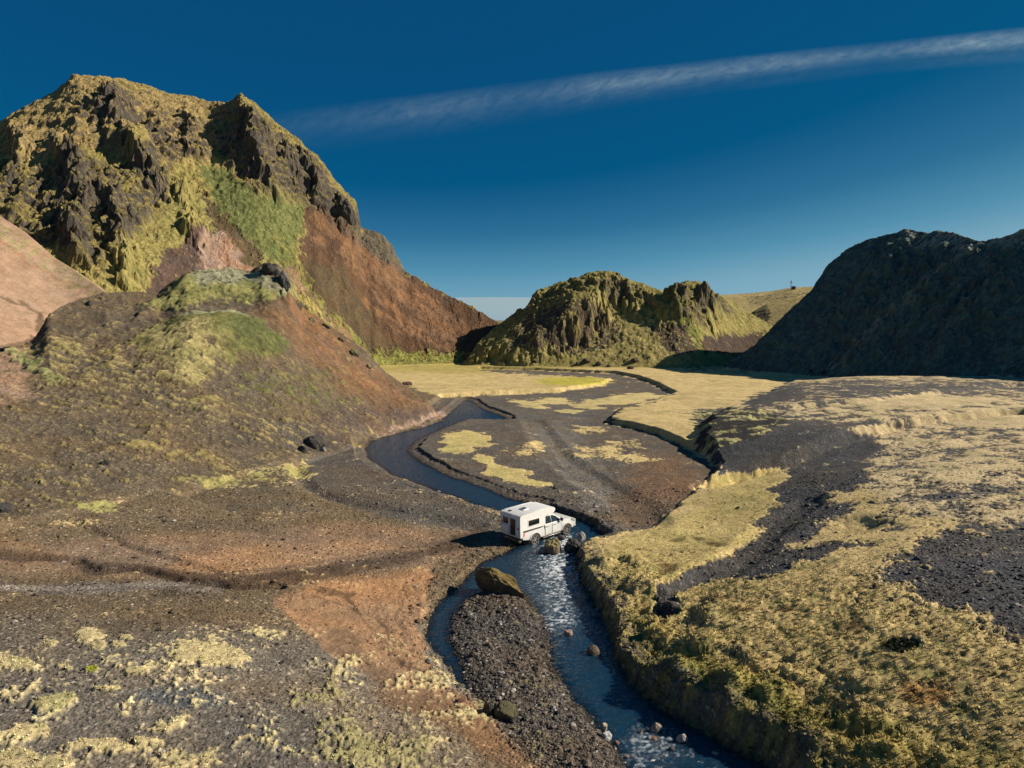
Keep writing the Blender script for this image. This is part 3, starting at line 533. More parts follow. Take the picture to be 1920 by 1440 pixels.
# ------------------------------------------------------------------ materials
def nmat(name):
    m = bpy.data.materials.new(name); m.use_nodes = True; t = m.node_tree; b = t.nodes['Principled BSDF']; return m, t, b
def N(t, k, **kw):
    n_ = t.nodes.new(k)
    for a, v in kw.items():
        if a in n_.inputs: n_.inputs[a].default_value = v
        else: setattr(n_, a, v)
    return n_
def land_material():
    m, t, b = nmat('land'); L = t.links
    tc = N(t, 'ShaderNodeNewGeometry'); at_ = N(t, 'ShaderNodeAttribute', attribute_name='tint'); mk = N(t, 'ShaderNodeAttribute', attribute_name='cover')
    sep = N(t, 'ShaderNodeSeparateColor'); L.new(mk.outputs['Color'], sep.inputs[0])
    n1 = N(t, 'ShaderNodeTexNoise'); n1.inputs['Scale'].default_value = 9; n1.inputs['Detail'].default_value = 6; n1.inputs['Roughness'].default_value = .7; L.new(tc.outputs['Position'], n1.inputs['Vector'])
    mr = N(t, 'ShaderNodeMapRange'); mr.inputs[1].default_value = .3; mr.inputs[2].default_value = .7; mr.inputs[3].default_value = .62; mr.inputs[4].default_value = 1.4; L.new(n1.outputs[0], mr.inputs[0])
    mu = N(t, 'ShaderNodeVectorMath', operation='MULTIPLY'); L.new(at_.outputs['Color'], mu.inputs[0]); L.new(mr.outputs[0], mu.inputs[1])
    # pebbles: each cell of a fine Voronoi has its own shade, a few are pale
    vo = N(t, 'ShaderNodeTexVoronoi'); vo.inputs['Scale'].default_value = 7.5; L.new(tc.outputs['Position'], vo.inputs['Vector'])
    sv = N(t, 'ShaderNodeSeparateColor'); L.new(vo.outputs['Color'], sv.inputs[0])
    r1 = N(t, 'ShaderNodeMapRange'); r1.inputs[1].default_value = .0; r1.inputs[2].default_value = 1; r1.inputs[3].default_value = .75; r1.inputs[4].default_value = 1.22; L.new(sv.outputs[0], r1.inputs[0])
    r2 = N(t, 'ShaderNodeMath', operation='GREATER_THAN'); r2.inputs[1].default_value = .965; L.new(sv.outputs[1], r2.inputs[0])
    r3 = N(t, 'ShaderNodeMath', operation='MULTIPLY_ADD'); r3.inputs[1].default_value = 1.3; L.new(r2.outputs[0], r3.inputs[0]); L.new(r1.outputs[0], r3.inputs[2])
    mp = N(t, 'ShaderNodeVectorMath', operation='MULTIPLY'); L.new(mu.outputs[0], mp.inputs[0]); L.new(r3.outputs[0], mp.inputs[1])
    mx = N(t, 'ShaderNodeMix', data_type='RGBA'); L.new(sep.outputs[1], mx.inputs[0]); L.new(mu.outputs[0], mx.inputs[6]); L.new(mp.outputs[0], mx.inputs[7])
    nc = N(t, 'ShaderNodeTexNoise'); nc.inputs['Scale'].default_value = 1.3; nc.inputs['Detail'].default_value = 9; nc.inputs['Roughness'].default_value = .8; L.new(tc.outputs['Position'], nc.inputs['Vector'])
    rc_ = N(t, 'ShaderNodeMapRange'); rc_.inputs[1].default_value = .32; rc_.inputs[2].default_value = .68; rc_.inputs[3].default_value = .42; rc_.inputs[4].default_value = 1.62; L.new(nc.outputs[0], rc_.inputs[0])
    mc = N(t, 'ShaderNodeVectorMath', operation='MULTIPLY'); L.new(mx.outputs[2], mc.inputs[0]); L.new(rc_.outputs[0], mc.inputs[1])
    mf = N(t, 'ShaderNodeMath', operation='MULTIPLY_ADD'); mf.inputs[1].default_value = .75; mf.inputs[2].default_value = .25; L.new(sep.outputs[2], mf.inputs[0])
    mz = N(t, 'ShaderNodeMix', data_type='RGBA'); L.new(mf.outputs[0], mz.inputs[0]); L.new(mx.outputs[2], mz.inputs[6]); L.new(mc.outputs[0], mz.inputs[7])
    L.new(mz.outputs[2], b.inputs['Base Color'])
    # relief finer than the mesh
    vd = N(t, 'ShaderNodeMath', operation='MULTIPLY'); L.new(vo.outputs['Distance'], vd.inputs[0]); L.new(sep.outputs[1], vd.inputs[1])
    n2_ = N(t, 'ShaderNodeTexNoise'); n2_.inputs['Scale'].default_value = 3.2; n2_.inputs['Detail'].default_value = 8; n2_.inputs['Roughness'].default_value = .72; L.new(tc.outputs['Position'], n2_.inputs['Vector'])
    ad = N(t, 'ShaderNodeMath', operation='MULTIPLY_ADD'); ad.inputs[1].default_value = -.5; L.new(vd.outputs[0], ad.inputs[0]); L.new(n2_.outputs[0], ad.inputs[2])
    bp = N(t, 'ShaderNodeBump'); bp.inputs['Strength'].default_value = .9; bp.inputs['Distance'].default_value = .14; L.new(ad.outputs[0], bp.inputs['Height'])
    # coarse relief on rock and far slopes
    n3 = N(t, 'ShaderNodeTexNoise'); n3.inputs['Scale'].default_value = .9; n3.inputs['Detail'].default_value = 9; n3.inputs['Roughness'].default_value = .75; L.new(tc.outputs['Position'], n3.inputs['Vector'])
    b2_ = N(t, 'ShaderNodeBump'); b2_.inputs['Distance'].default_value = 1.5; L.new(sep.outputs[2], b2_.inputs['Strength']); L.new(n3.outputs[0], b2_.inputs['Height']); L.new(bp.outputs[0], b2_.inputs['Normal'])
    L.new(b2_.outputs[0], b.inputs['Normal'])
    b.inputs['Roughness'].default_value = .95; b.inputs['Specular IOR Level'].default_value = .15
    return m
M_LAND = land_material()

def mesh_np(name, V, Fc, mat, smooth=True):
    me = bpy.data.meshes.new(name); me.vertices.add(len(V)); me.vertices.foreach_set('co', V.astype(np.float32).ravel())
    k = Fc.shape[1]; me.loops.add(len(Fc) * k); me.loops.foreach_set('vertex_index', Fc.astype(np.int32).ravel())
    me.polygons.add(len(Fc)); me.polygons.foreach_set('loop_start', np.arange(0, len(Fc) * k, k, dtype=np.int32))
    me.update(calc_edges=True); me.polygons.foreach_set('use_smooth', np.full(len(Fc), smooth)); me.materials.append(mat); return me
def attr(me, name, data):
    a = me.color_attributes.new(name, 'FLOAT_COLOR', 'POINT'); d = np.ones((len(data), 4), np.float32); d[:, :3] = data; a.data.foreach_set('color', d.ravel())
def link(name, me, parent=None, **props):
    o = bpy.data.objects.new(name, me); COL.objects.link(o); o.parent = parent
    for k_, v_ in props.items(): o[k_] = v_
    return o

V = np.stack([XX, YY, Z], -1).reshape(-1, 3); Cc = col.reshape(-1, 3)
relief = np.clip(crag * .6 + hill * .55 + (lab == 7) * .45 + (lab == 4) * .12, 0, .95) * np.where(lab == 3, .6, 1)
Mk = np.stack([moss, gravelm * np.interp(rg, [60, 140], [1, .2]), relief], -1).reshape(-1, 3)
idx = np.arange(NR * NA).reshape(NR, NA)
Q = np.stack([idx[:-1, :-1], idx[:-1, 1:], idx[1:, 1:], idx[1:, :-1]], -1).reshape(-1, 4); ql = lab[:-1, :-1].reshape(-1)
def region(name, codes):
    f = Q[np.isin(ql, codes)]
    u, inv = np.unique(f.ravel(), return_inverse=True)
    me = mesh_np(name, V[u], inv.reshape(-1, 4), M_LAND, not set(codes) & {1, 2, 3}); attr(me, 'tint', Cc[u]); attr(me, 'cover', Mk[u])
    return link(name, me, kind='structure')
o = region('ground', [0]); o['label'] = 'gravel and moss valley floor with stream channels cut into it'
o = region('mountain', [1]); o['label'] = 'tall craggy moss-covered mountain with red scree slope'
o = region('hill', [2]); o['label'] = 'craggy green hill in the middle of the valley'
o = region('hill', [3]); o['label'] = 'dark shaded hill at the right edge'
o = region('hill', [4]); o['label'] = 'smooth pinkish tan scree slope at the left edge'
o = region('hill', [7]); o['label'] = 'brown gravel foothill with green moss dome beside the stream bend'
o = region('hill', [5]); o['label'] = 'far flat grassy plateau on the skyline'
o = region('hill', [6]); o['label'] = 'small knoll between the middle hill and the right hill'
# land beyond, out to the horizon
def disc():
    a = np.radians(np.arange(0, 360, 5)); rs = [600, 1200, 3000, 7000, 16000, 30000]
    Vv = []; 
    for r in rs: Vv += [(r * math.sin(t), r * math.cos(t), -1. if r < 1300 else -2.) for t in a]
    Vv = np.array([(0, 0, -1.2)] + Vv); n_ = len(a); Fs = []
    for k in range(len(rs) - 1):
        for i in range(n_): Fs.append((1 + k * n_ + i, 1 + k * n_ + (i + 1) % n_, 1 + (k + 1) * n_ + (i + 1) % n_, 1 + (k + 1) * n_ + i))
    me = mesh_np('terrain', Vv, np.array(Fs), M_LAND); attr(me, 'tint', np.tile(C3(.2, .16, .08), (len(Vv), 1))); attr(me, 'cover', np.zeros((len(Vv), 3)))
    link('terrain', me, kind='structure')
disc()

# height of the land anywhere
lnR = R
def ground_z(x, y):
    r = math.hypot(x, y); a = math.atan2(x, y); i = int(np.clip(np.searchsorted(R, r) - 1, 0, NR - 2)); j = int(np.clip(np.searchsorted(AZ, a) - 1, 0, NA - 2))
    u = (r - R[i]) / (R[i + 1] - R[i]); v = (a - AZ[j]) / (AZ[j + 1] - AZ[j])
    return float((Z[i, j] * (1 - u) + Z[i + 1, j] * u) * (1 - v) + (Z[i, j + 1] * (1 - u) + Z[i + 1, j + 1] * u) * v)
def place(px, py):
    """the point of the land met by the sight line through a pixel"""
    d = ray(px, py); l = math.hypot(d[0], d[1])
    for r in np.arange(18, 320, .12):
        t = r / l; z = H + d[2] * t
        if ground_z(d[0] * t, d[1] * t) >= z: return Vector((d[0] * t, d[1] * t, z))
    return None
#@@STREAM@@
# ------------------------------------------------------------------ stream
def water_material():
    m, t, b = nmat('stream_water'); L = t.links; t.nodes.remove(b); out = [x for x in t.nodes if x.type == 'OUTPUT_MATERIAL'][0]
    geo = N(t, 'ShaderNodeNewGeometry'); mp = N(t, 'ShaderNodeMapping'); mp.inputs['Rotation'].default_value = (0, 0, math.radians(12)); mp.inputs['Scale'].default_value = (1.0, 1.9, 1); L.new(geo.outputs['Position'], mp.inputs[0])
    n1 = N(t, 'ShaderNodeTexNoise'); n1.inputs['Scale'].default_value = 2.6; n1.inputs['Detail'].default_value = 5; n1.inputs['Roughness'].default_value = .62; n1.inputs['Distortion'].default_value = .4; L.new(mp.outputs[0], n1.inputs['Vector'])
    fo = N(t, 'ShaderNodeAttribute', attribute_name='foam'); sp_ = N(t, 'ShaderNodeSeparateColor'); L.new(fo.outputs['Color'], sp_.inputs[0])
    st_ = N(t, 'ShaderNodeMath', operation='MULTIPLY_ADD'); st_.inputs[1].default_value = .7; st_.inputs[2].default_value = .55; L.new(sp_.outputs[1], st_.inputs[0])
    bp = N(t, 'ShaderNodeBump'); bp.inputs['Distance'].default_value = .34; L.new(st_.outputs[0], bp.inputs['Strength']); L.new(n1.outputs[0], bp.inputs['Height'])
    fr = N(t, 'ShaderNodeFresnel'); fr.inputs['IOR'].default_value = 1.62; L.new(bp.outputs[0], fr.inputs['Normal'])
    gl = N(t, 'ShaderNodeBsdfGlossy'); gl.inputs['Roughness'].default_value = .16; gl.inputs['Color'].default_value = (1, 1, 1, 1); L.new(bp.outputs[0], gl.inputs['Normal'])
    tr = N(t, 'ShaderNodeBsdfTransparent'); tr.inputs['Color'].default_value = (.42, .52, .52, 1)
    df = N(t, 'ShaderNodeBsdfDiffuse'); df.inputs['Color'].default_value = (.007, .036, .068, 1)
    m0 = N(t, 'ShaderNodeMixShader'); m0.inputs[0].default_value = .8; sh0 = N(t, 'ShaderNodeMath', operation='MULTIPLY_ADD'); sh0.inputs[1].default_value = -.72; sh0.inputs[2].default_value = .82; L.new(sp_.outputs[2], sh0.inputs[0]); L.new(sh0.outputs[0], m0.inputs[0]); L.new(tr.outputs[0], m0.inputs[1]); L.new(df.outputs[0], m0.inputs[2])
    m1 = N(t, 'ShaderNodeMixShader'); L.new(fr.outputs[0], m1.inputs[0]); L.new(m0.outputs[0], m1.inputs[1]); L.new(gl.outputs[0], m1.inputs[2])
    fd = N(t, 'ShaderNodeBsdfDiffuse'); fd.inputs['Color'].default_value = (.82, .86, .88, 1)
    m2 = N(t, 'ShaderNodeMixShader'); L.new(sp_.outputs[0], m2.inputs[0]); L.new(m1.outputs[0], m2.inputs[1]); L.new(fd.outputs[0], m2.inputs[2]); L.new(m2.outputs[0], out.inputs[0])
    return m
wq = (dd[:-1, :-1] < .9).reshape(-1) & (np.abs(ag[:-1, :-1]) < .7).reshape(-1)
f = Q[wq]; u, inv = np.unique(f.ravel(), return_inverse=True)
rap = np.exp(-(((PX - 1045) / 42) ** 2 + ((PY - 1075) / 55) ** 2)) + .55 * np.exp(-(((PX - 1050) / 30) ** 2 + ((PY - 1160) / 40) ** 2)) + .8 * np.exp(-(((PX - 1050) / 25) ** 2 + ((PY - 1020) / 14) ** 2)) \
    + .55 * np.exp(-(((PX - 1055) / 30) ** 2 + ((PY - 1181) / 7) ** 2)) + .6 * np.exp(-(((PX - 1235) / 50) ** 2 + ((PY - 1405) / 22) ** 2)) + .3 * np.exp(-(((PX - 1200) / 60) ** 2 + ((PY - 1440) / 20) ** 2))
rap = np.clip(rap, 0, 1)
rp1 = gn(X * 2.4 + .5 * n05, Y * 5.2, 141) + .6 * gn(X * 5.5, Y * 11, 142); rp2 = gn(X * 7, Y * 13, 143)
rip = .012 * rp1 * (1 + .8 * ss(40, 25, rg)) + .055 * rap * (rp1 * .7 + rp2 * .4)
foam = rap * ss(.35, .75, rp1 * .8 + rp2 * .5 + .50 * rap) * .75 + .35 * ss(.5, .8, rp2) * rap
foam = np.clip(foam, 0, .9)
WV = np.stack([X, Y, rip], -1).reshape(-1, 3)[u]
me = mesh_np('stream_water', WV, inv.reshape(-1, 4), water_material()); attr(me, 'foam', np.stack([foam, rap, ss(-.75, -.02, dd)], -1).reshape(-1, 3)[u])
link('water', me, kind='structure', label='shallow blue stream winding past the camper truck')

# ------------------------------------------------------------------ sky: contrail and far cloud bank
def cloud_material(name, colr, dens, fibres):
    m, t, b = nmat(name); L = t.links; t.nodes.remove(b); out = [x for x in t.nodes if x.type == 'OUTPUT_MATERIAL'][0]
    df = N(t, 'ShaderNodeBsdfDiffuse'); df.inputs['Color'].default_value = (*colr, 1); tl = N(t, 'ShaderNodeBsdfTranslucent'); tl.inputs['Color'].default_value = (*colr, 1)
    ms = N(t, 'ShaderNodeMixShader'); ms.inputs[0].default_value = .5; L.new(df.outputs[0], ms.inputs[1]); L.new(tl.outputs[0], ms.inputs[2])
    tr = N(t, 'ShaderNodeBsdfTransparent'); at_ = N(t, 'ShaderNodeAttribute', attribute_name='thick'); sp_ = N(t, 'ShaderNodeSeparateColor'); L.new(at_.outputs['Color'], sp_.inputs[0])
    fac = sp_.outputs[0]
    if fibres:
        cb = N(t, 'ShaderNodeCombineXYZ'); L.new(sp_.outputs[1], cb.inputs[0]); L.new(sp_.outputs[2], cb.inputs[1])
        n1 = N(t, 'ShaderNodeTexNoise'); n1.inputs['Scale'].default_value = 1; n1.inputs['Detail'].default_value = 9; n1.inputs['Roughness'].default_value = .72; n1.inputs['Distortion'].default_value = .5; L.new(cb.outputs[0], n1.inputs['Vector'])
        mr = N(t, 'ShaderNodeMapRange'); mr.inputs[1].default_value = .3; mr.inputs[2].default_value = .72; mr.inputs[3].default_value = .25; mr.inputs[4].default_value = 1.25; L.new(n1.outputs[0], mr.inputs[0])
        mm = N(t, 'ShaderNodeMath', operation='MULTIPLY'); L.new(sp_.outputs[0], mm.inputs[0]); L.new(mr.outputs[0], mm.inputs[1]); fac = mm.outputs[0]
    mu = N(t, 'ShaderNodeMath', operation='MULTIPLY'); mu.inputs[1].default_value = dens; L.new(fac, mu.inputs[0])
    mx = N(t, 'ShaderNodeMixShader'); L.new(mu.outputs[0], mx.inputs[0]); L.new(tr.outputs[0], mx.inputs[1]); L.new(ms.outputs[0], mx.inputs[2]); L.new(mx.outputs[0], out.inputs[0])
    return m
def contrail():
    L_ = pts("430,262 560,240 700,222 840,204 980,184 1120,163 1260,145 1400,127 1540,112 1680,97 1820,84 1960,72 2200,52 2600,20"); ALT = 7000.
    hw = np.interp(L_[:, 0], [430, 900, 1300, 1700, 1960, 2600], [50, 44, 35, 32, 36, 50]); th = np.interp(L_[:, 0], [430, 520, 620, 900, 1200, 1500, 1750, 1960, 2600], [0, .05, .22, .38, .55, .66, .8, .95, .8])
    xs = np.linspace(430, 2600, 240); cy = np.interp(xs, L_[:, 0], L_[:, 1]) + 9; wv = np.interp(xs, L_[:, 0], hw); tv = np.interp(xs, L_[:, 0], th)
    Vv = []; A_ = []; nv = 14
    for i, x in enumerate(xs):
        for j in range(nv + 1):
            s = j / nv * 2 - 1
            d = ray(x, cy[i] + s * wv[i]); k = (ALT - H) / ray(x, cy[i])[2] * (1 + .02 * math.cos(s * 1.5))     # belly of the trail towards the valley
            Vv.append((d[0] * k, d[1] * k, H + d[2] * k))
            e = max(0, 1 - abs(s) ** 2.0) ** 1.3 * (1.1 if s < 0 else .9)
            A_.append((tv[i] * e * (.8 + .3 * math.sin(i * .13) * math.sin(i * .041 + 2)), i * .34 + s * .9, s * 2.6 + i * .05))
    Fs = [(i * (nv + 1) + j, i * (nv + 1) + j + 1, (i + 1) * (nv + 1) + j + 1, (i + 1) * (nv + 1) + j) for i in range(len(xs) - 1) for j in range(nv)]
    me = mesh_np('contrail', np.array(Vv), np.array(Fs), cloud_material('ice_cloud', (.74, .93, 1.0), .42, True)); attr(me, 'thick', np.array(A_))
    link('contrail', me, kind='stuff', label='long thin white contrail rising across the blue sky')
contrail()
def cloudbank():
    Vv = []; Fs = []; A_ = []; k = 0; azs = np.radians(np.linspace(-80, 80, 120)); prof = [(20000, -300), (22000, 100), (25000, 480), (28000, 800), (30000, 968), (34000, 1000), (36000, -200)]
    for i, a in enumerate(azs):
        wz = 1 + .02 * math.sin(i * .21) + .015 * math.sin(i * .57)
        for r_, z_ in prof: Vv.append((r_ * math.sin(a), r_ * math.cos(a), z_ * wz)); A_.append((1, 0, 0))
    n_ = len(prof)
    for i in range(len(azs) - 1):
        for j in range(n_ - 1): Fs.append((i * n_ + j, i * n_ + j + 1, (i + 1) * n_ + j + 1, (i + 1) * n_ + j))
    me = mesh_np('clouds', np.array(Vv), np.array(Fs), cloud_material('far_cloud', (.66, .80, .86), .42, False)); attr(me, 'thick', np.array(A_))
    link('clouds', me, kind='stuff', label='pale flat-topped cloud bank low on the horizon')
cloudbank()

# ------------------------------------------------------------------ camper truck
def pm(name, c, rough=.5, metal=0., spec=.5, coat=0., bump=0., emit=None):
    m, t, b = nmat(name); b.inputs['Roughness'].default_value = rough; b.inputs['Metallic'].default_value = metal; b.inputs['Specular IOR Level'].default_value = spec; b.inputs['Coat Weight'].default_value = coat
    g = N(t, 'ShaderNodeTexCoord'); n1 = N(t, 'ShaderNodeTexNoise'); n1.inputs['Scale'].default_value = 3.; n1.inputs['Detail'].default_value = 6; t.links.new(g.outputs['Object'], n1.inputs['Vector'])
    cr_ = N(t, 'ShaderNodeMix', data_type='RGBA'); cr_.inputs[6].default_value = (c[0] * .82, c[1] * .80, c[2] * .77, 1); cr_.inputs[7].default_value = (*c, 1); t.links.new(n1.outputs[0], cr_.inputs[0])
    sx_ = N(t, 'ShaderNodeSeparateXYZ'); t.links.new(g.outputs['Object'], sx_.inputs[0]); dr = N(t, 'ShaderNodeMapRange'); dr.inputs[1].default_value = 1.15; dr.inputs[2].default_value = .40; dr.inputs[3].default_value = 0; dr.inputs[4].default_value = .75; t.links.new(sx_.outputs[2], dr.inputs[0])
    dm = N(t, 'ShaderNodeMath', operation='MULTIPLY'); t.links.new(dr.outputs[0], dm.inputs[0]); t.links.new(n1.outputs[0], dm.inputs[1]); di = N(t, 'ShaderNodeMix', data_type='RGBA'); di.inputs[7].default_value = (.16, .12, .09, 1)
    t.links.new(dm.outputs[0], di.inputs[0]); t.links.new(cr_.outputs[2], di.inputs[6]); t.links.new(di.outputs[2], b.inputs['Base Color'])
    return m
P_WHITE = pm('white_paint', (.78, .79, .78), .28, coat=.5); P_SHELL = pm('camper_fibreglass', (.80, .80, .78), .42); P_GLASS = pm('dark_glass', (.012, .016, .018), .05, spec=.9)
P_BLACK = pm('black_plastic', (.022, .022, .024), .6); P_TYRE = pm('tyre_rubber', (.028, .027, .026), .85); P_RIM = pm('alloy', (.55, .56, .58), .3, metal=.8); P_RED = pm('red_lens', (.75, .03, .015), .25, coat=.6)
P_ORG = pm('orange_lens', (.8, .22, .02), .25); P_CHROME = pm('chrome', (.7, .7, .7), .18, metal=1.); P_DOOR = pm('dark_door', (.03, .036, .042), .3); P_LAMP = pm('clear_lens', (.5, .52, .55), .1, coat=1.); P_GREYP = pm('grey_plastic', (.2, .2, .2), .6)
def bm_obj(name, bm, mat, parent, smooth=True, **props):
    me = bpy.data.meshes.new(name); bmesh.ops.recalc_face_normals(bm, faces=bm.faces); bm.to_mesh(me); bm.free(); me.materials.append(mat)
    me.polygons.foreach_set('use_smooth', np.full(len(me.polygons), smooth))
    if smooth:
        try: me.set_sharp_from_angle(angle=math.radians(38))
        except Exception: pass
    return link(name, me, parent, **props)
def bevel(bm, w_, seg=2, ang=25):
    es = [e for e in bm.edges if len(e.link_faces) == 2 and e.calc_face_angle(0) > math.radians(ang)]
    bmesh.ops.bevel(bm, geom=es, offset=w_, segments=seg, profile=.6, affect='EDGES', clamp_overlap=True); return bm
def prism(prof, y0, y1, taper=None):
    """side outline in (x, z) pulled across the car; taper(x, z) narrows it"""
    bm = bmesh.new(); rows = []
    for y in (y0, y1):
        rows.append([bm.verts.new((x, y * (taper(x, z) if taper else 1), z)) for x, z in prof])
    n_ = len(prof); bm.faces.new(rows[0]); bm.faces.new(rows[1][::-1])
    for i in range(n_): bm.faces.new((rows[0][i], rows[0][(i + 1) % n_], rows[1][(i + 1) % n_], rows[1][i]))
    return bm
def box(x0, x1, y0, y1, z0, z1, bv=0.):
    bm = bmesh.new(); r = bmesh.ops.create_cube(bm, size=1.)
    for v in bm.verts: v.co = Vector(((v.co.x + .5) * (x1 - x0) + x0, (v.co.y + .5) * (y1 - y0) + y0, (v.co.z + .5) * (z1 - z0) + z0))
    if bv: bevel(bm, bv)
    return bm
def poly_panel(P3, th, side):
    """a thin panel on the flank, outline (x, y, z), standing proud by th"""
    bm = bmesh.new(); a = [bm.verts.new(p) for p in P3]; b_ = [bm.verts.new((p[0], p[1] + side * th, p[2])) for p in P3]; n_ = len(P3)
    bm.faces.new(a); bm.faces.new(b_[::-1])
    for i in range(n_): bm.faces.new((a[i], a[(i + 1) % n_], b_[(i + 1) % n_], b_[i]))
    return bm
def lathe(prof, n_=28):
    """ring profile (radius, y) about the y axis"""
    bm = bmesh.new(); rows = []
    for i in range(n_):
        a = 2 * math.pi * i / n_; rows.append([bm.verts.new((r_ * math.cos(a), y, r_ * math.sin(a))) for r_, y in prof])
    for i in range(n_):
        for j in range(len(prof) - 1): bm.faces.new((rows[i][j], rows[i][j + 1], rows[(i + 1) % n_][j + 1], rows[(i + 1) % n_][j]))
    return bm
def make_truck():
    T = bpy.data.objects.new('camper_truck', None); COL.objects.link(T)
    T['label'] = 'white pickup truck with a camper box on its back, fording the stream'; T['category'] = 'truck'
    RA, FA, WR = -1.53, 1.53, .395
    def arch(cx, r_, z0, n_=9):
        a0 = math.asin((z0 - WR) / r_) if abs(z0 - WR) < r_ else 0
        return [(cx - r_ * math.cos(a), WR + r_ * math.sin(a)) for a in np.linspace(a0, math.pi - a0, n_)]
    prof = [(-2.68, .62)] + [(-2.10, .50)] + arch(RA, .49, .50) + [(-.9, .44), (.9, .44)] + arch(FA, .48, .46) + [(2.2, .44), (2.42, .52), (2.5, .72), (2.47, .92), (2.34, 1.06), (1.9, 1.15), (1.12, 1.22), (-.62, 1.2), (-.64, 1.16), (-2.70, 1.16)]
    bm = prism(prof, -.92, .92, lambda x, z: 1 - .045 * ss(.9, 1.25, z) - .10 * ss(1.9, 2.6, x) - .02 * ss(.7, .44, z)); bevel(bm, .03, 2)
    body = bm_obj('body', bm, P_WHITE, T)
    prof = [(-.63, 1.16), (-.60, 1.74), (-.35, 1.80), (.15, 1.80), (.42, 1.74), (1.22, 1.20)]
    cabw = lambda x, z: 1 - .19 * ss(1.15, 1.8, z)
    cab = bm_obj('cab', bevel(prism(prof, -.875, .875, cabw), .03, 2), P_WHITE, T)
    for s in (-1, 1):
        y = lambda z, k=.004: s * (.875 * cabw(0, z) + k)
        rw = [(-.50, y(1.25), 1.25), (-.50, y(1.66), 1.66), (-.40, y(1.70), 1.70), (.02, y(1.70), 1.70), (.06, y(1.25), 1.25)]
        fw = [(.12, y(1.25), 1.25), (.08, y(1.70), 1.70), (.28, y(1.69), 1.69), (.46, y(1.62), 1.62), (.95, y(1.25), 1.25)]
        for P3 in (rw, fw): bm_obj('window', poly_panel(P3, .012, s), P_GLASS, T, False)
        # doors: proud skins with a shut line round them
        for x0, x1 in ((-.60, .08), (.11, 1.02)):
            d = bm_obj('door', box(x0, x1, s * .895, s * .935, .54, 1.19, .012), P_WHITE, T)
            bm_obj('handle', box(x0 + .1, x0 + .26, s * .93, s * .965, 1.04, 1.075, .006), P_GREYP, d)
        bm_obj('side_step', box(-.85, .85, min(s * .86, s * 1.02), max(s * .86, s * 1.02), .36, .41, .012), P_CHROME, T)
        bm_obj('sill', box(-.92, .92, min(s * .84, s * .925), max(s * .84, s * .925), .415, .46, .0), P_BLACK, T)
        mr_ = bm_obj('mirror', box(.82, .95, min(s * .93, s * 1.14), max(s * .93, s * 1.14), 1.22, 1.42, .03), P_BLACK, T)
        for cx in (RA, FA):
            o_ = arch(cx, .53, .48); i_ = arch(cx, .47, .48); bm = bmesh.new(); ya, yb = s * .90, s * .955
            L0 = [[bm.verts.new((x, yy, z)) for x, z in pr] for pr, yy in ((o_, ya), (o_, yb), (i_, yb), (i_, ya))]
            for k in range(3):
                for j in range(8): bm.faces.new((L0[k][j], L0[k][j + 1], L0[k + 1][j + 1], L0[k + 1][j]))
            bm_obj('fender_flare', bm, P_WHITE, T)
        bm_obj('taillight', box(-2.76, -2.54, min(s * .80, s * .945), max(s * .80, s * .945), .86, 1.12, .015), P_RED, T)
        bm_obj('indicator', box(-2.755, -2.58, min(s * .86, s * .950), max(s * .86, s * .950), .79, .855, .008), P_ORG, T)
        bm_obj('headlight', prism([(2.05, 1.0), (2.42, .88), (2.46, .97), (2.30, 1.07), (2.08, 1.1)], s * .60, s * .905), P_LAMP, T, False)
        bm_obj('mud_flap', box(-2.07, -2.05, min(s * .66, s * .92), max(s * .66, s * .92), .22, .55), P_BLACK, T, False)
    bm_obj('windshield', prism([(.47, 1.70), (1.17, 1.235), (1.185, 1.25), (.485, 1.716)], -.70, .70, lambda x, z: 1 + .12 * ss(1.7, 1.2, z)), P_GLASS, T, False)
    bm_obj('grille', box(2.46, 2.525, -.52, .52, .66, .90, .01), P_BLACK, T); bm_obj('front_bumper', box(2.3, 2.56, -.80, .80, .44, .60, .04), P_WHITE, T)
    rb = bm_obj('rear_bumper', box(-2.98, -2.74, -.86, .86, .46, .60, .03), P_BLACK, T); bm_obj('bumper_step', box(-3.04, -2.90, -.55, .55, .60, .625, .005), P_CHROME, rb)
    bm_obj('chassis', box(-2.6, 2.2, -.42, .42, .34, .50, .02), P_BLACK, T); bm_obj('floor_pan', box(-.95, .95, -.80, .80, .40, .455, .0), P_BLACK, T)
    for cx in (RA, FA): bm_obj('wheel_well', box(cx - .46, cx + .46, -.62, .62, .50, .95), P_BLACK, T, False)
    for cx in (RA, FA):
        for s in (-1, 1):
            wh = bpy.data.objects.new('wheel', None); COL.objects.link(wh); wh.parent = T; wh.location = (cx, s * .80, WR - .0)
            bm = lathe([(.27, -.11), (.34, -.125), (.385, -.11), (.395, -.07), (.395, .07), (.385, .11), (.34, .125), (.27, .11)], 36)
            bm_obj('tyre', bm, P_TYRE, wh)
            bm = lathe([(.275, .10), (.26, .10), (.25, .02), (.25, -.10), (.275, -.10)], 30)
            for k in range(6):                                             # spokes
                a = k * math.pi / 3
                r_ = bmesh.ops.create_cube(bm, size=1.)['verts']
                for v in r_: v.co = Vector((v.co.x * .22 + .15, v.co.y * .03 + s * .085, v.co.z * .075))
                bmesh.ops.rotate(bm, verts=r_, cent=(0, 0, 0), matrix=Matrix.Rotation(a, 3, 'Y'))
            bm_obj('rim', bm, P_RIM, wh, False); bm_obj('hub', lathe([(.0001, s * .11), (.06, s * .108), (.075, s * .06)], 16), P_RIM, wh)
            bm_obj('brake_disc', lathe([(.0001, s * .01), (.17, s * .01), (.17, -s * .02)], 20), P_BLACK, wh)
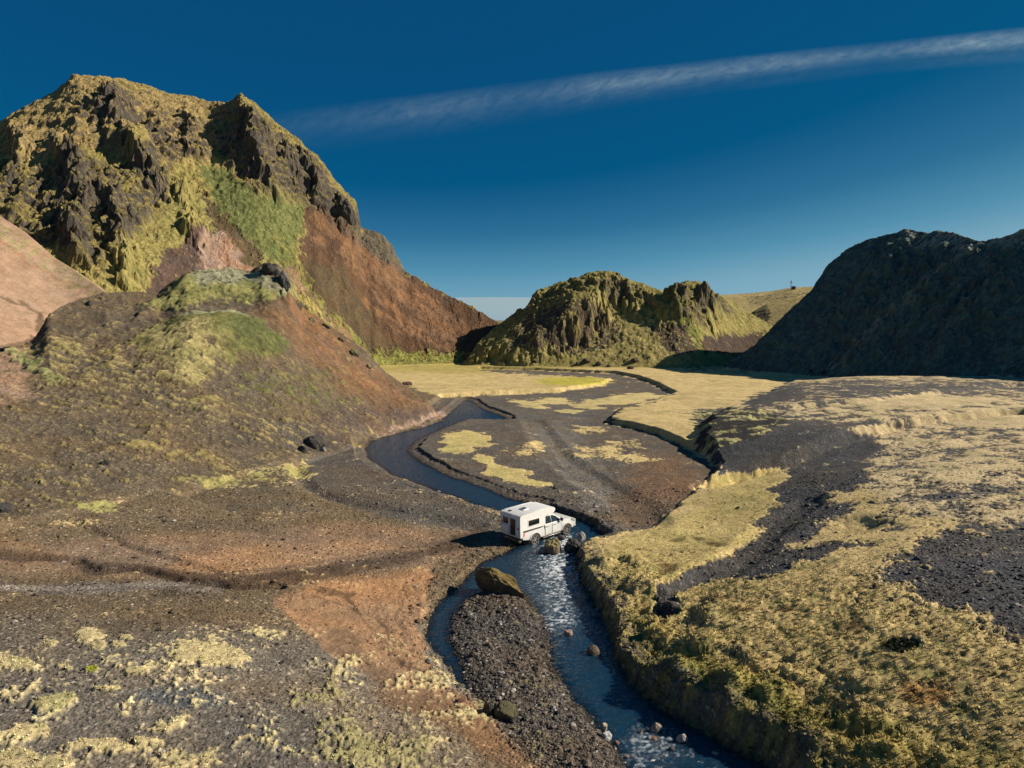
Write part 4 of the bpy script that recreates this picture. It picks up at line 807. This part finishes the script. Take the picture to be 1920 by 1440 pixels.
    # the living box
    prof = [(-2.96, .80), (-2.99, 2.16), (-2.93, 2.27), (-2.80, 2.32), (-.9, 2.36), (-.1, 2.33), (.28, 2.26), (.38, 2.18), (.36, 2.02), (.20, 1.92), (-.5, 1.86), (-.66, 1.84), (-.66, 1.215), (-2.70, 1.205), (-2.72, .80)]
    shell = bm_obj('camper_shell', bevel(prism(prof, -.99, .99, lambda x, z: 1 - .10 * ss(-.4, .42, x) - .03 * ss(2.2, 2.55, z)), .055, 3), P_SHELL, T)
    for s in (-1, 1):
        y0, y1 = sorted((s * .984, s * 1.000))
        fr_ = bm_obj('window_frame', box(-2.28, -1.18, y0, y1, 1.42, 1.92, .006), P_SHELL, T)
        y0, y1 = sorted((s * .996, s * 1.008)); bm_obj('window', box(-2.22, -1.24, y0, y1, 1.48, 1.86, .006), P_GLASS, fr_)
        a_, b_ = s * .925, s * .985
        bm_obj('trim_stripe', poly_panel([(-2.72, s * .93, 1.165), (-2.72, s * .93, 1.245), (-.70, s * .93, 1.225), (-.70, s * .93, 1.195)], .068, s), P_BLACK, T, False)
        bm_obj('roof_rail', box(-2.7, -.2, min(s * .86, s * .90), max(s * .86, s * .90), 2.355, 2.375, .004), P_SHELL, T)
    # rear wall: recessed frame, tall dark door right of centre, smaller window on the left
    bx_ = lambda y0, y1, z0, z1, p0=-3.015, p1=-2.95: box(p0, p1, y0, y1, z0, z1, .008)
    fr_ = bm_obj('door_frame', bx_(-.60, .02, .86, 2.06, -3.005, -2.95), P_SHELL, T)
    d = bm_obj('rear_door', bx_(-.54, -.04, .90, 2.01, -3.022, -2.95), P_DOOR, T); bm_obj('handle', bx_(-.10, -.06, 1.45, 1.6, -3.05, -3.02), P_CHROME, d)
    wf = bm_obj('window_frame', bx_(.12, .76, 1.52, 2.05, -3.005, -2.95), P_SHELL, T); bm_obj('window', bx_(.18, .70, 1.57, 2.00, -3.018, -2.95), P_GLASS, wf)
    bm_obj('storage_box', box(-3.10, -2.97, .10, .84, .84, 1.50, .03), P_SHELL, T)
    bm_obj('post', bx_(.035, .075, .84, 2.12, -3.03, -2.97), P_SHELL, T)
    for s, z in ((-1, 1.42), (1, 1.62)): bm_obj('marker_lamp', box(-3.03, -2.985, s * .80 - .05, s * .80 + .05, z - .06, z + .06, .01), P_RED, T)
    for yy in (-.25, .82): bm_obj('rear_lamp', box(-3.02, -2.93, yy - .06, yy + .06, 2.20, 2.25, .015), P_LAMP, T)
    h_ = bm_obj('roof_hatch', box(-1.95, -1.5, -.22, .22, 2.34, 2.41, .02), P_SHELL, T); bm_obj('hatch_pane', box(-1.90, -1.55, -.17, .17, 2.408, 2.422, .004), P_GLASS, h_)
    bm_obj('roof_vent', box(-2.72, -2.55, .30, .48, 2.31, 2.38, .01), P_BLACK, T)
    bm_obj('antenna', box(1.02, 1.03, -.84, -.83, 1.2, 1.85), P_BLACK, T, False)
    pa = at(1003, 1019, 0); hd = math.radians(48); fwd = Vector((math.sin(hd), math.cos(hd), 0)); rt = Vector((fwd.y, -fwd.x, 0))
    c = Vector((pa[0], pa[1], 0)) + fwd * 1.53 - rt * .86
    T.location = (c.x, c.y, -.07); T.rotation_euler = (math.radians(.6), math.radians(-1.2), math.pi / 2 - hd)
    return T
TRUCK = make_truck()

# ------------------------------------------------------------------ rocks
def rock_material(name='rock'):
    m, t, b = nmat(name); L = t.links; at_ = N(t, 'ShaderNodeAttribute', attribute_name='tint'); g = N(t, 'ShaderNodeNewGeometry')
    n1 = N(t, 'ShaderNodeTexNoise'); n1.inputs['Scale'].default_value = 14; n1.inputs['Detail'].default_value = 7; n1.inputs['Roughness'].default_value = .7; L.new(g.outputs['Position'], n1.inputs['Vector'])
    mr = N(t, 'ShaderNodeMapRange'); mr.inputs[1].default_value = .3; mr.inputs[2].default_value = .7; mr.inputs[3].default_value = .55; mr.inputs[4].default_value = 1.5; L.new(n1.outputs[0], mr.inputs[0])
    mu = N(t, 'ShaderNodeVectorMath', operation='MULTIPLY'); L.new(at_.outputs['Color'], mu.inputs[0]); L.new(mr.outputs[0], mu.inputs[1]); L.new(mu.outputs[0], b.inputs['Base Color'])
    bp = N(t, 'ShaderNodeBump'); bp.inputs['Strength'].default_value = .8; bp.inputs['Distance'].default_value = .06; L.new(n1.outputs[0], bp.inputs['Height']); L.new(bp.outputs[0], b.inputs['Normal'])
    b.inputs['Roughness'].default_value = .85; b.inputs['Specular IOR Level'].default_value = .3
    return m
M_ROCK = rock_material()
def ico(sub):
    bm = bmesh.new(); bmesh.ops.create_icosphere(bm, subdivisions=sub, radius=1.); bm.verts.ensure_lookup_table()
    v = np.array([x.co[:] for x in bm.verts]); f_ = np.array([[y.index for y in x.verts] for x in bm.faces]); bm.free(); return v, f_
ICO = {k: ico(k) for k in (1, 2, 3, 4, 5)}
def rock(pos, size, seed, colr=(.11, .09, .075), mossy=None, rot=0., sub=3, facets=7, label='', group=None, name='boulder', cat='rock', lean=0.):
    v, f_ = ICO[sub]; rs = np.random.default_rng(seed); v = v.copy()
    for k in range(facets):                                                # planes knock the sphere into a broken block
        d = rs.normal(size=3); d /= np.linalg.norm(d); h_ = rs.uniform(.55, .85); p_ = v @ d; v -= np.outer(np.maximum(p_ - h_, 0) * .9, d)
    q = v + seed; v *= (1 + .16 * gn(q[:, 0] * 1.7 + q[:, 2], q[:, 1] * 1.7, seed) + .09 * gn(q[:, 0] * 4 - q[:, 2] * 2, q[:, 1] * 4 + q[:, 2] * 3, seed + 1) + .04 * gn(q[:, 0] * 10, q[:, 1] * 10 + q[:, 2] * 10, seed + 2))[:, None]
    v *= np.array(size) / 2; v[:, 2] += lean * v[:, 0]
    me = mesh_np(name, v, f_, M_ROCK, False); nz = np.zeros(len(v)); nn = np.zeros((len(v), 3), np.float32); me.vertices.foreach_get('normal', nn.ravel()) if False else None
    nrm = np.array([x.normal[:] for x in me.vertices]); nz = nrm[:, 2]
    c = np.tile(np.array(colr), (len(v), 1)) * (1 + .3 * gn(v[:, 0] * 3 / max(size[0], .1) * 2, v[:, 1] * 4 + v[:, 2] * 5, seed + 5))[:, None]
    if mossy is not None:
        k = ss(.15, .6, nz + .5 * gn(v[:, 0] * 2.2, v[:, 1] * 2.2 + v[:, 2], seed + 7))[:, None]; c = c * (1 - k) + np.array(mossy) * k * (1 + .3 * gn(v[:, 0] * 6, v[:, 1] * 6, seed + 8))[:, None]
    attr(me, 'tint', np.clip(c, .01, .8)); o = link(name, me, label=label, category=cat)
    o.location = pos; o.rotation_euler = (0, 0, rot)
    if group: o['group'] = group
    return o
def prock(px, py, wpx, hpx, seed, label, deep=None, flat_z=None, sink=.3, **kw):
    p = Vector(at(px, py, flat_z)) if flat_z is not None else place(px, py)
    if p is None: return
    dist = p.length if False else math.hypot(p.x, p.y, p.z - H); w_ = wpx / F * dist; h_ = hpx / F * dist / .95
    d_ = deep if deep else w_ * .8
    return rock((p.x, p.y, p.z + h_ * (.5 - sink)), (w_ * 1.05, d_, h_ * (1 + sink)), seed, label=label, **kw)
DK = (.055, .050, .045); BR = (.12, .09, .065); PL = (.34, .30, .26); MS = (.30, .20, .045)
prock(940, 1114, 98, 50, 3, 'big elongated dark boulder with golden moss, in the stream below the truck', flat_z=0, deep=1.2, rot=-.55, facets=12, colr=(.085, .06, .04), mossy=(.17, .12, .04), sub=5, lean=-.18, sink=.25)
prock(1036, 1036, 30, 30, 9, 'brown mossy boulder in the rapids just below the truck', flat_z=0, colr=(.13, .10, .07), mossy=(.30, .24, .10), sub=4)
prock(1073, 1034, 30, 26, 5, 'dark wet boulder beside the front wheel of the truck', flat_z=0, colr=DK, sub=4)
prock(1016, 1036, 16, 13, 6, 'small grey stone in the water behind the rear wheel', flat_z=0, colr=(.2, .19, .18), sub=3)
prock(1052, 1012, 14, 10, 8, 'low dark stone in the water between the truck wheels', flat_z=0, colr=DK, sub=3)
prock(1090, 1012, 16, 16, 12, 'pale splashed stone at the water edge ahead of the truck', flat_z=0, colr=(.26, .24, .22), sub=3)
prock(950, 1342, 44, 26, 14, 'dark bank boulder with a faintly mossy top near the bottom of the gravel bar', flat_z=.15, colr=DK, mossy=(.08, .072, .035), sub=4)
prock(918, 1338, 24, 24, 15, 'small dark boulder leaning against the mossy bank boulder', flat_z=.15, colr=DK, sub=4)
prock(1065, 1190, 17, 12, 16, 'pinkish stone splitting the stream beside a line of white water', flat_z=0, colr=(.24, .16, .13), sub=3)
prock(1114, 1224, 26, 15, 17, 'flat brown stone in the stream under the right bank', flat_z=0, colr=BR, sub=3)
prock(1133, 1366, 13, 12, 18, 'tan stone at the gravel bar tip, above the white stone', flat_z=.02, colr=(.30, .25, .18), sub=3)
prock(1137, 1384, 17, 14, 19, 'whitish stone at the tip of the gravel bar', flat_z=.02, colr=(.45, .45, .44), sub=3)
prock(1231, 1370, 18, 16, 20, 'tan stone alone in the lower stream', flat_z=0, colr=(.28, .23, .18), sub=3)
prock(1279, 1390, 18, 14, 21, 'pinkish pale stone in the lower stream by the dark right bank', flat_z=0, colr=(.36, .30, .27), sub=3)
prock(167, 573, 12, 9, 22, 'lone dark boulder high on the brown foothill', colr=DK, sub=3)
prock(198, 871, 18, 9, 23, 'low dark boulder on the brown gravel slope at left', colr=DK, sub=3)
prock(8, 958, 26, 16, 24, 'dark boulder cut by the left edge of the photograph', colr=DK, sub=3)
prock(592, 836, 38, 22, 25, 'jagged dark outcrop at the head of the small gully', colr=DK, sub=4, facets=10)
prock(570, 846, 22, 12, 26, 'small black ledge left of the jagged outcrop', colr=DK, sub=4, facets=10)
prock(606, 846, 15, 9, 27, 'pale-topped stone under the jagged outcrop', colr=(.2, .19, .18), sub=3)
prock(762, 722, 20, 10, 28, 'dark boulder pair at the foot of the red slope by the flats', colr=(.09, .055, .04), sub=3)
prock(506, 508, 30, 22, 29, 'black crag crowning the crest of the foothill', colr=DK, sub=5, facets=12, sink=.45)
prock(534, 538, 22, 34, 30, 'narrow dark crag just right of the crest crag', colr=(.07, .065, .06), sub=5, facets=12, sink=.4)
prock(652, 402, 34, 40, 31, 'block-like dark buttress on the right ridge of the mountain', colr=(.085, .075, .06), sub=5, facets=12, sink=.6)
for i, (a, b_, w_, h_, t_) in enumerate([(1100, 679, 16, 9, 'largest dark boulder at the foot of the middle hill'), (1084, 684, 12, 6, 'dark boulder left of the largest one below the middle hill'), (1122, 684, 12, 7, 'dark boulder right of the largest one below the middle hill'),
                              (1141, 688, 10, 5, 'smallest dark boulder of the row below the middle hill'), (1190, 677, 18, 9, 'solitary dark boulder below the gully of the middle hill'), (1182, 692, 13, 7, 'dark boulder half buried in the tan ridge below the middle hill'),
                              (1003, 679, 9, 4, 'tiny dark boulder at the left foot of the middle hill'), (1545, 700, 12, 6, 'dark stone at the rim where the right hill meets the terrace'), (1520, 697, 10, 5, 'small dark stone left of the rim stone')]):
    prock(a, b_, w_, h_, 40 + i, t_, colr=(.06, .05, .035), sub=2)
for i, (a, b_, w_, h_, t_) in enumerate([(559, 572, 18, 12, 'uppermost'), (584, 600, 14, 8, 'second'), (610, 612, 20, 10, 'third'), (638, 638, 16, 9, 'fourth'), (664, 664, 22, 12, 'fifth and widest'), (690, 688, 14, 8, 'lowest')]):
    prock(a, b_, w_, h_, 70 + i, t_ + ' dark crag on the broken ridge falling from the foothill crest', colr=(.075, .066, .05), mossy=(.17, .15, .06), sub=3, facets=11, sink=.5)
# loose stones one can pick out along the stream
GR = [('on the gravel bar', 'cobbles on the gravel bar', [(868, 1130), (1000, 1180), (1010, 1260), (1060, 1330), (1120, 1400), (1000, 1330), (900, 1260), (862, 1200)], ['just below the big boulder', 'at the middle of the bar', 'towards the lower tip of the bar'], (.10, .24)),
      ('on the left bank of the stream', 'stones along the left bank', [(850, 1050), (805, 1110), (790, 1190), (830, 1262), (900, 1330), (940, 1375), (880, 1330), (815, 1270), (770, 1200), (780, 1110), (820, 1050)], ['near the truck', 'at the outer bend', 'below the side arm'], (.12, .28)),
      ('at the foot of the right bank', 'stones under the right bank', [(1075, 1050), (1090, 1120), (1120, 1180), (1140, 1180), (1110, 1110), (1086, 1045)], ['beside the rapids', 'halfway down the rapids', 'below the rapids'], (.14, .30)),
      ('on the low gravel ahead of the truck', 'stones beyond the stream', [(1000, 950), (1100, 930), (1180, 960), (1120, 1000), (1060, 965)], ['farthest from the stream', 'midway to the stream', 'close to the water'], (.12, .28)),
      ('in the shallows', 'stones in the lower shallows', [(1150, 1390), (1330, 1400), (1400, 1440), (1180, 1440)], ['by the white water', 'amid the riffle', 'at the bottom edge'], (.09, .20))]
def inpoly(x, y, P):
    c = False
    for i in range(len(P)):
        (ax, ay), (bx, by) = P[i], P[i - 1]
        if (ay > y) != (by > y) and x < (bx - ax) * (y - ay) / (by - ay) + ax: c = not c
    return c
CW = [('black', DK), ('brown', BR), ('grey', (.16, .145, .13)), ('pale', (.30, .27, .24)), ('reddish', (.16, .085, .055))]
sd_ = 200; used = set()
for t_, g_, P_, where, (a0, a1) in GR:
    xs_ = [p[0] for p in P_]; ys_ = [p[1] for p in P_]
    for k in range(90):
        x_, y_ = random.uniform(min(xs_), max(xs_)), random.uniform(min(ys_), max(ys_))
        if not inpoly(x_, y_, P_): continue
        q = (y_ - min(ys_)) / (max(ys_) - min(ys_)); big = random.random() < .35; cw, c_ = random.choice(CW)
        lb = f"{'big' if big else 'small'} {cw} stone {t_}, {where[min(2, int(q * 3))]}"
        if lb in used: continue
        p = place(x_, y_)
        if p is None: continue
        used.add(lb); z_ = max(ground_z(p.x, p.y), -.04); s_ = a1 * random.uniform(.95, 1.2) if big else a0 * random.uniform(1, 1.3); sd_ += 1
        rock((p.x, p.y, z_ + s_ * .15), (s_ * random.uniform(1, 1.5), s_, s_ * random.uniform(.6, .85)), sd_, colr=c_, rot=random.uniform(0, 6), sub=2, facets=5, label=lb, group=g_, name='cobble', cat='stone')

# ------------------------------------------------------------------ loose gravel, joined
def scatter_gravel():
    wgt = np.where(rg < 62, 1., 0) * (np.abs(ag) < .66) * (gravelm * .9 + .06) * (dd > -.1) * (lab == 0)
    cell = rg * np.gradient(R)[:, None] * np.gradient(AZ)[None, :]
    wgt = wgt * cell * np.interp(rg, [20, 30, 45, 62], [1, .6, .25, .1]) * (1 + 3.0 * (isl > .5) + (.6 + 2.0 * (PY > 1020)) * (1 - ss(.2, 2.5, dd)) + .8 * (PX > 1500))
    p = (wgt / wgt.sum()).ravel(); n_ = 42000; ii = RNG.choice(len(p), n_, p=p)
    v0 = np.array([(1, 0, 0), (-1, 0, 0), (0, 1, 0), (0, -1, 0), (0, 0, 1), (0, 0, -1), (.6, .6, .5), (-.5, .6, .45), (-.6, -.5, .5), (.55, -.6, .4)], float)
    f0 = np.array([(4, 6, 7), (4, 7, 8), (4, 8, 9), (4, 9, 6), (0, 6, 9), (2, 6, 0), (2, 7, 6), (1, 7, 2), (1, 8, 7), (3, 8, 1), (3, 9, 8), (0, 9, 3)])
    dist = rg.ravel()[ii]; s = RNG.lognormal(-3.6, .5, n_) * (1 + .2 * (isl.ravel()[ii] > .5)) * np.interp(dist, [20, 60], [.85, 1.9]); s = np.clip(s, .014, .19)
    a = RNG.uniform(0, 6.28, n_); jit = RNG.uniform(-.15, .15, (n_, 2)); base_ = np.stack([XX.ravel()[ii] + jit[:, 0] * .3, YY.ravel()[ii] + jit[:, 1] * .3, np.maximum(Z.ravel()[ii], -.02)], -1)
    v = v0[None] * (s[:, None, None] * RNG.uniform(.65, 1.25, (n_, 10, 1))) * np.stack([RNG.uniform(.9, 1.5, n_), np.ones(n_), RNG.uniform(.5, .8, n_)], -1)[:, None, :]
    ca_, sa_ = np.cos(a)[:, None], np.sin(a)[:, None]; x_ = v[..., 0] * ca_ - v[..., 1] * sa_; y_ = v[..., 0] * sa_ + v[..., 1] * ca_
    v = np.stack([x_, y_, v[..., 2]], -1) + base_[:, None, :]; v[..., 2] += s[:, None] * .15
    c0 = Cc[ii] * RNG.uniform(.6, 1.5, (n_, 1)); pal = RNG.random(n_) < .07; c0[pal] = np.array((.36, .33, .29)) * RNG.uniform(.6, 1.2, (pal.sum(), 1))
    drk = RNG.random(n_) < .25; c0[drk] *= .45
    f_ = (f0[None] + (np.arange(n_) * 10)[:, None, None]).reshape(-1, 3)
    me = mesh_np('gravel', v.reshape(-1, 3), f_, M_ROCK, False); attr(me, 'tint', np.repeat(np.clip(c0, .01, .6), 10, 0)); link('gravel', me, kind='stuff', label='loose stones strewn over the gravel and the stream banks')
scatter_gravel()
def grass_material():
    m, t, b = nmat('dry_grass'); at_ = N(t, 'ShaderNodeAttribute', attribute_name='tint'); t.links.new(at_.outputs['Color'], b.inputs['Base Color']); b.inputs['Roughness'].default_value = .8
    b.inputs['Specular IOR Level'].default_value = .1; return m
def scatter_grass():
    cell = rg * np.gradient(R)[:, None] * np.gradient(AZ)[None, :]
    edge = (1 - ss(1., 4.5, dd)) * (PX > 1080); lowr = rough_m
    wgt = (rg < 62) * (np.abs(ag) < .66) * (lab == 0) * moss * (dd > .15) * cell * (lowr * (.5 + .9 * edge)) * np.interp(rg, [20, 35, 62], [1, .7, .3])
    p = (wgt / wgt.sum()).ravel(); n_ = 17000; ii = RNG.choice(len(p), n_, p=p); nb = 5
    B = np.stack([XX.ravel()[ii], YY.ravel()[ii], Z.ravel()[ii] - .01], -1); a = RNG.uniform(0, 6.28, (n_, nb)); hgt = RNG.uniform(.03, .10, (n_, nb)); ln = RNG.uniform(.3, 1.1, (n_, nb)) * hgt; w_ = RNG.uniform(.010, .022, (n_, nb)) * 1.3
    ca_, sa_ = np.cos(a), np.sin(a); rt_ = RNG.uniform(0, .05, (n_, nb)); bx = B[:, None, 0] + ca_ * rt_; by = B[:, None, 1] + sa_ * rt_; bz = np.repeat(B[:, 2:3], nb, 1)
    p0 = np.stack([bx - sa_ * w_, by + ca_ * w_, bz], -1); p1 = np.stack([bx + sa_ * w_, by - ca_ * w_, bz], -1); p2 = np.stack([bx + ca_ * ln, by + sa_ * ln, bz + hgt], -1)
    v = np.stack([p0, p1, p2], 2).reshape(-1, 3); f_ = np.arange(len(v)).reshape(-1, 3); c0 = Cc[ii] * RNG.uniform(.7, 1.45, (n_, 1))
    me = mesh_np('grass', v, f_, grass_material(), False); attr(me, 'tint', np.repeat(np.clip(c0, .01, .6), nb * 3, 0)); link('grass', me, kind='stuff', label='dry yellow grass and moss tufts on the right bank')
scatter_grass()

# ------------------------------------------------------------------ far mast, shrub
def mast():
    p = at_r(1483, 541, 470); T = bpy.data.objects.new('radio_mast', None); COL.objects.link(T); T.location = p; T['label'] = 'tiny mast on the skyline plateau, right of the middle hill'; T['category'] = 'mast'
    bm_obj('pole', box(-.12, .12, -.12, .12, -1.5, 5.2), P_BLACK, T, False); bm_obj('crossbar', box(-.9, .9, -.08, .08, 3.6, 3.85), P_BLACK, T, False); bm_obj('hut', box(.6, 2.6, -.8, .8, -.6, 1.4, .1), P_BLACK, T, False)
mast()
def shrub():
    p = place(1697, 1216); n_ = 1500; a = RNG.uniform(0, 6.28, n_); rr_ = np.sqrt(RNG.random(n_)); x_ = rr_ * np.cos(a) * .78; y_ = rr_ * np.sin(a) * .55; z_ = (1 - rr_ ** 2) * .16 + RNG.uniform(-.02, .06, n_)
    v = []; 
    for i in range(n_):
        d = RNG.normal(size=3) * .05; e = RNG.normal(size=3) * .05; c = np.array((x_[i], y_[i], z_[i])); v += [c, c + d, c + e]
    v = np.array(v); me = mesh_np('leaves', v, np.arange(len(v)).reshape(-1, 3), grass_material(), False); c = np.repeat(np.array([(.03, .04, .018)]) * RNG.uniform(.5, 1.7, (n_, 1)), 3, 0); attr(me, 'tint', c)
    T = bpy.data.objects.new('shrub', None); COL.objects.link(T); T.location = p; T['label'] = 'low dark round shrub in the yellow moss at lower right'; T['category'] = 'shrub'; T.location.z += .05
    link('leaves', me, T, kind='stuff')
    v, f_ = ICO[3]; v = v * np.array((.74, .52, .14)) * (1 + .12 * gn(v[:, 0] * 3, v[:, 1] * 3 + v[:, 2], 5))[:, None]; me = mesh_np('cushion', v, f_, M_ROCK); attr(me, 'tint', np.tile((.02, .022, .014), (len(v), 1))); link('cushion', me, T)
shrub()
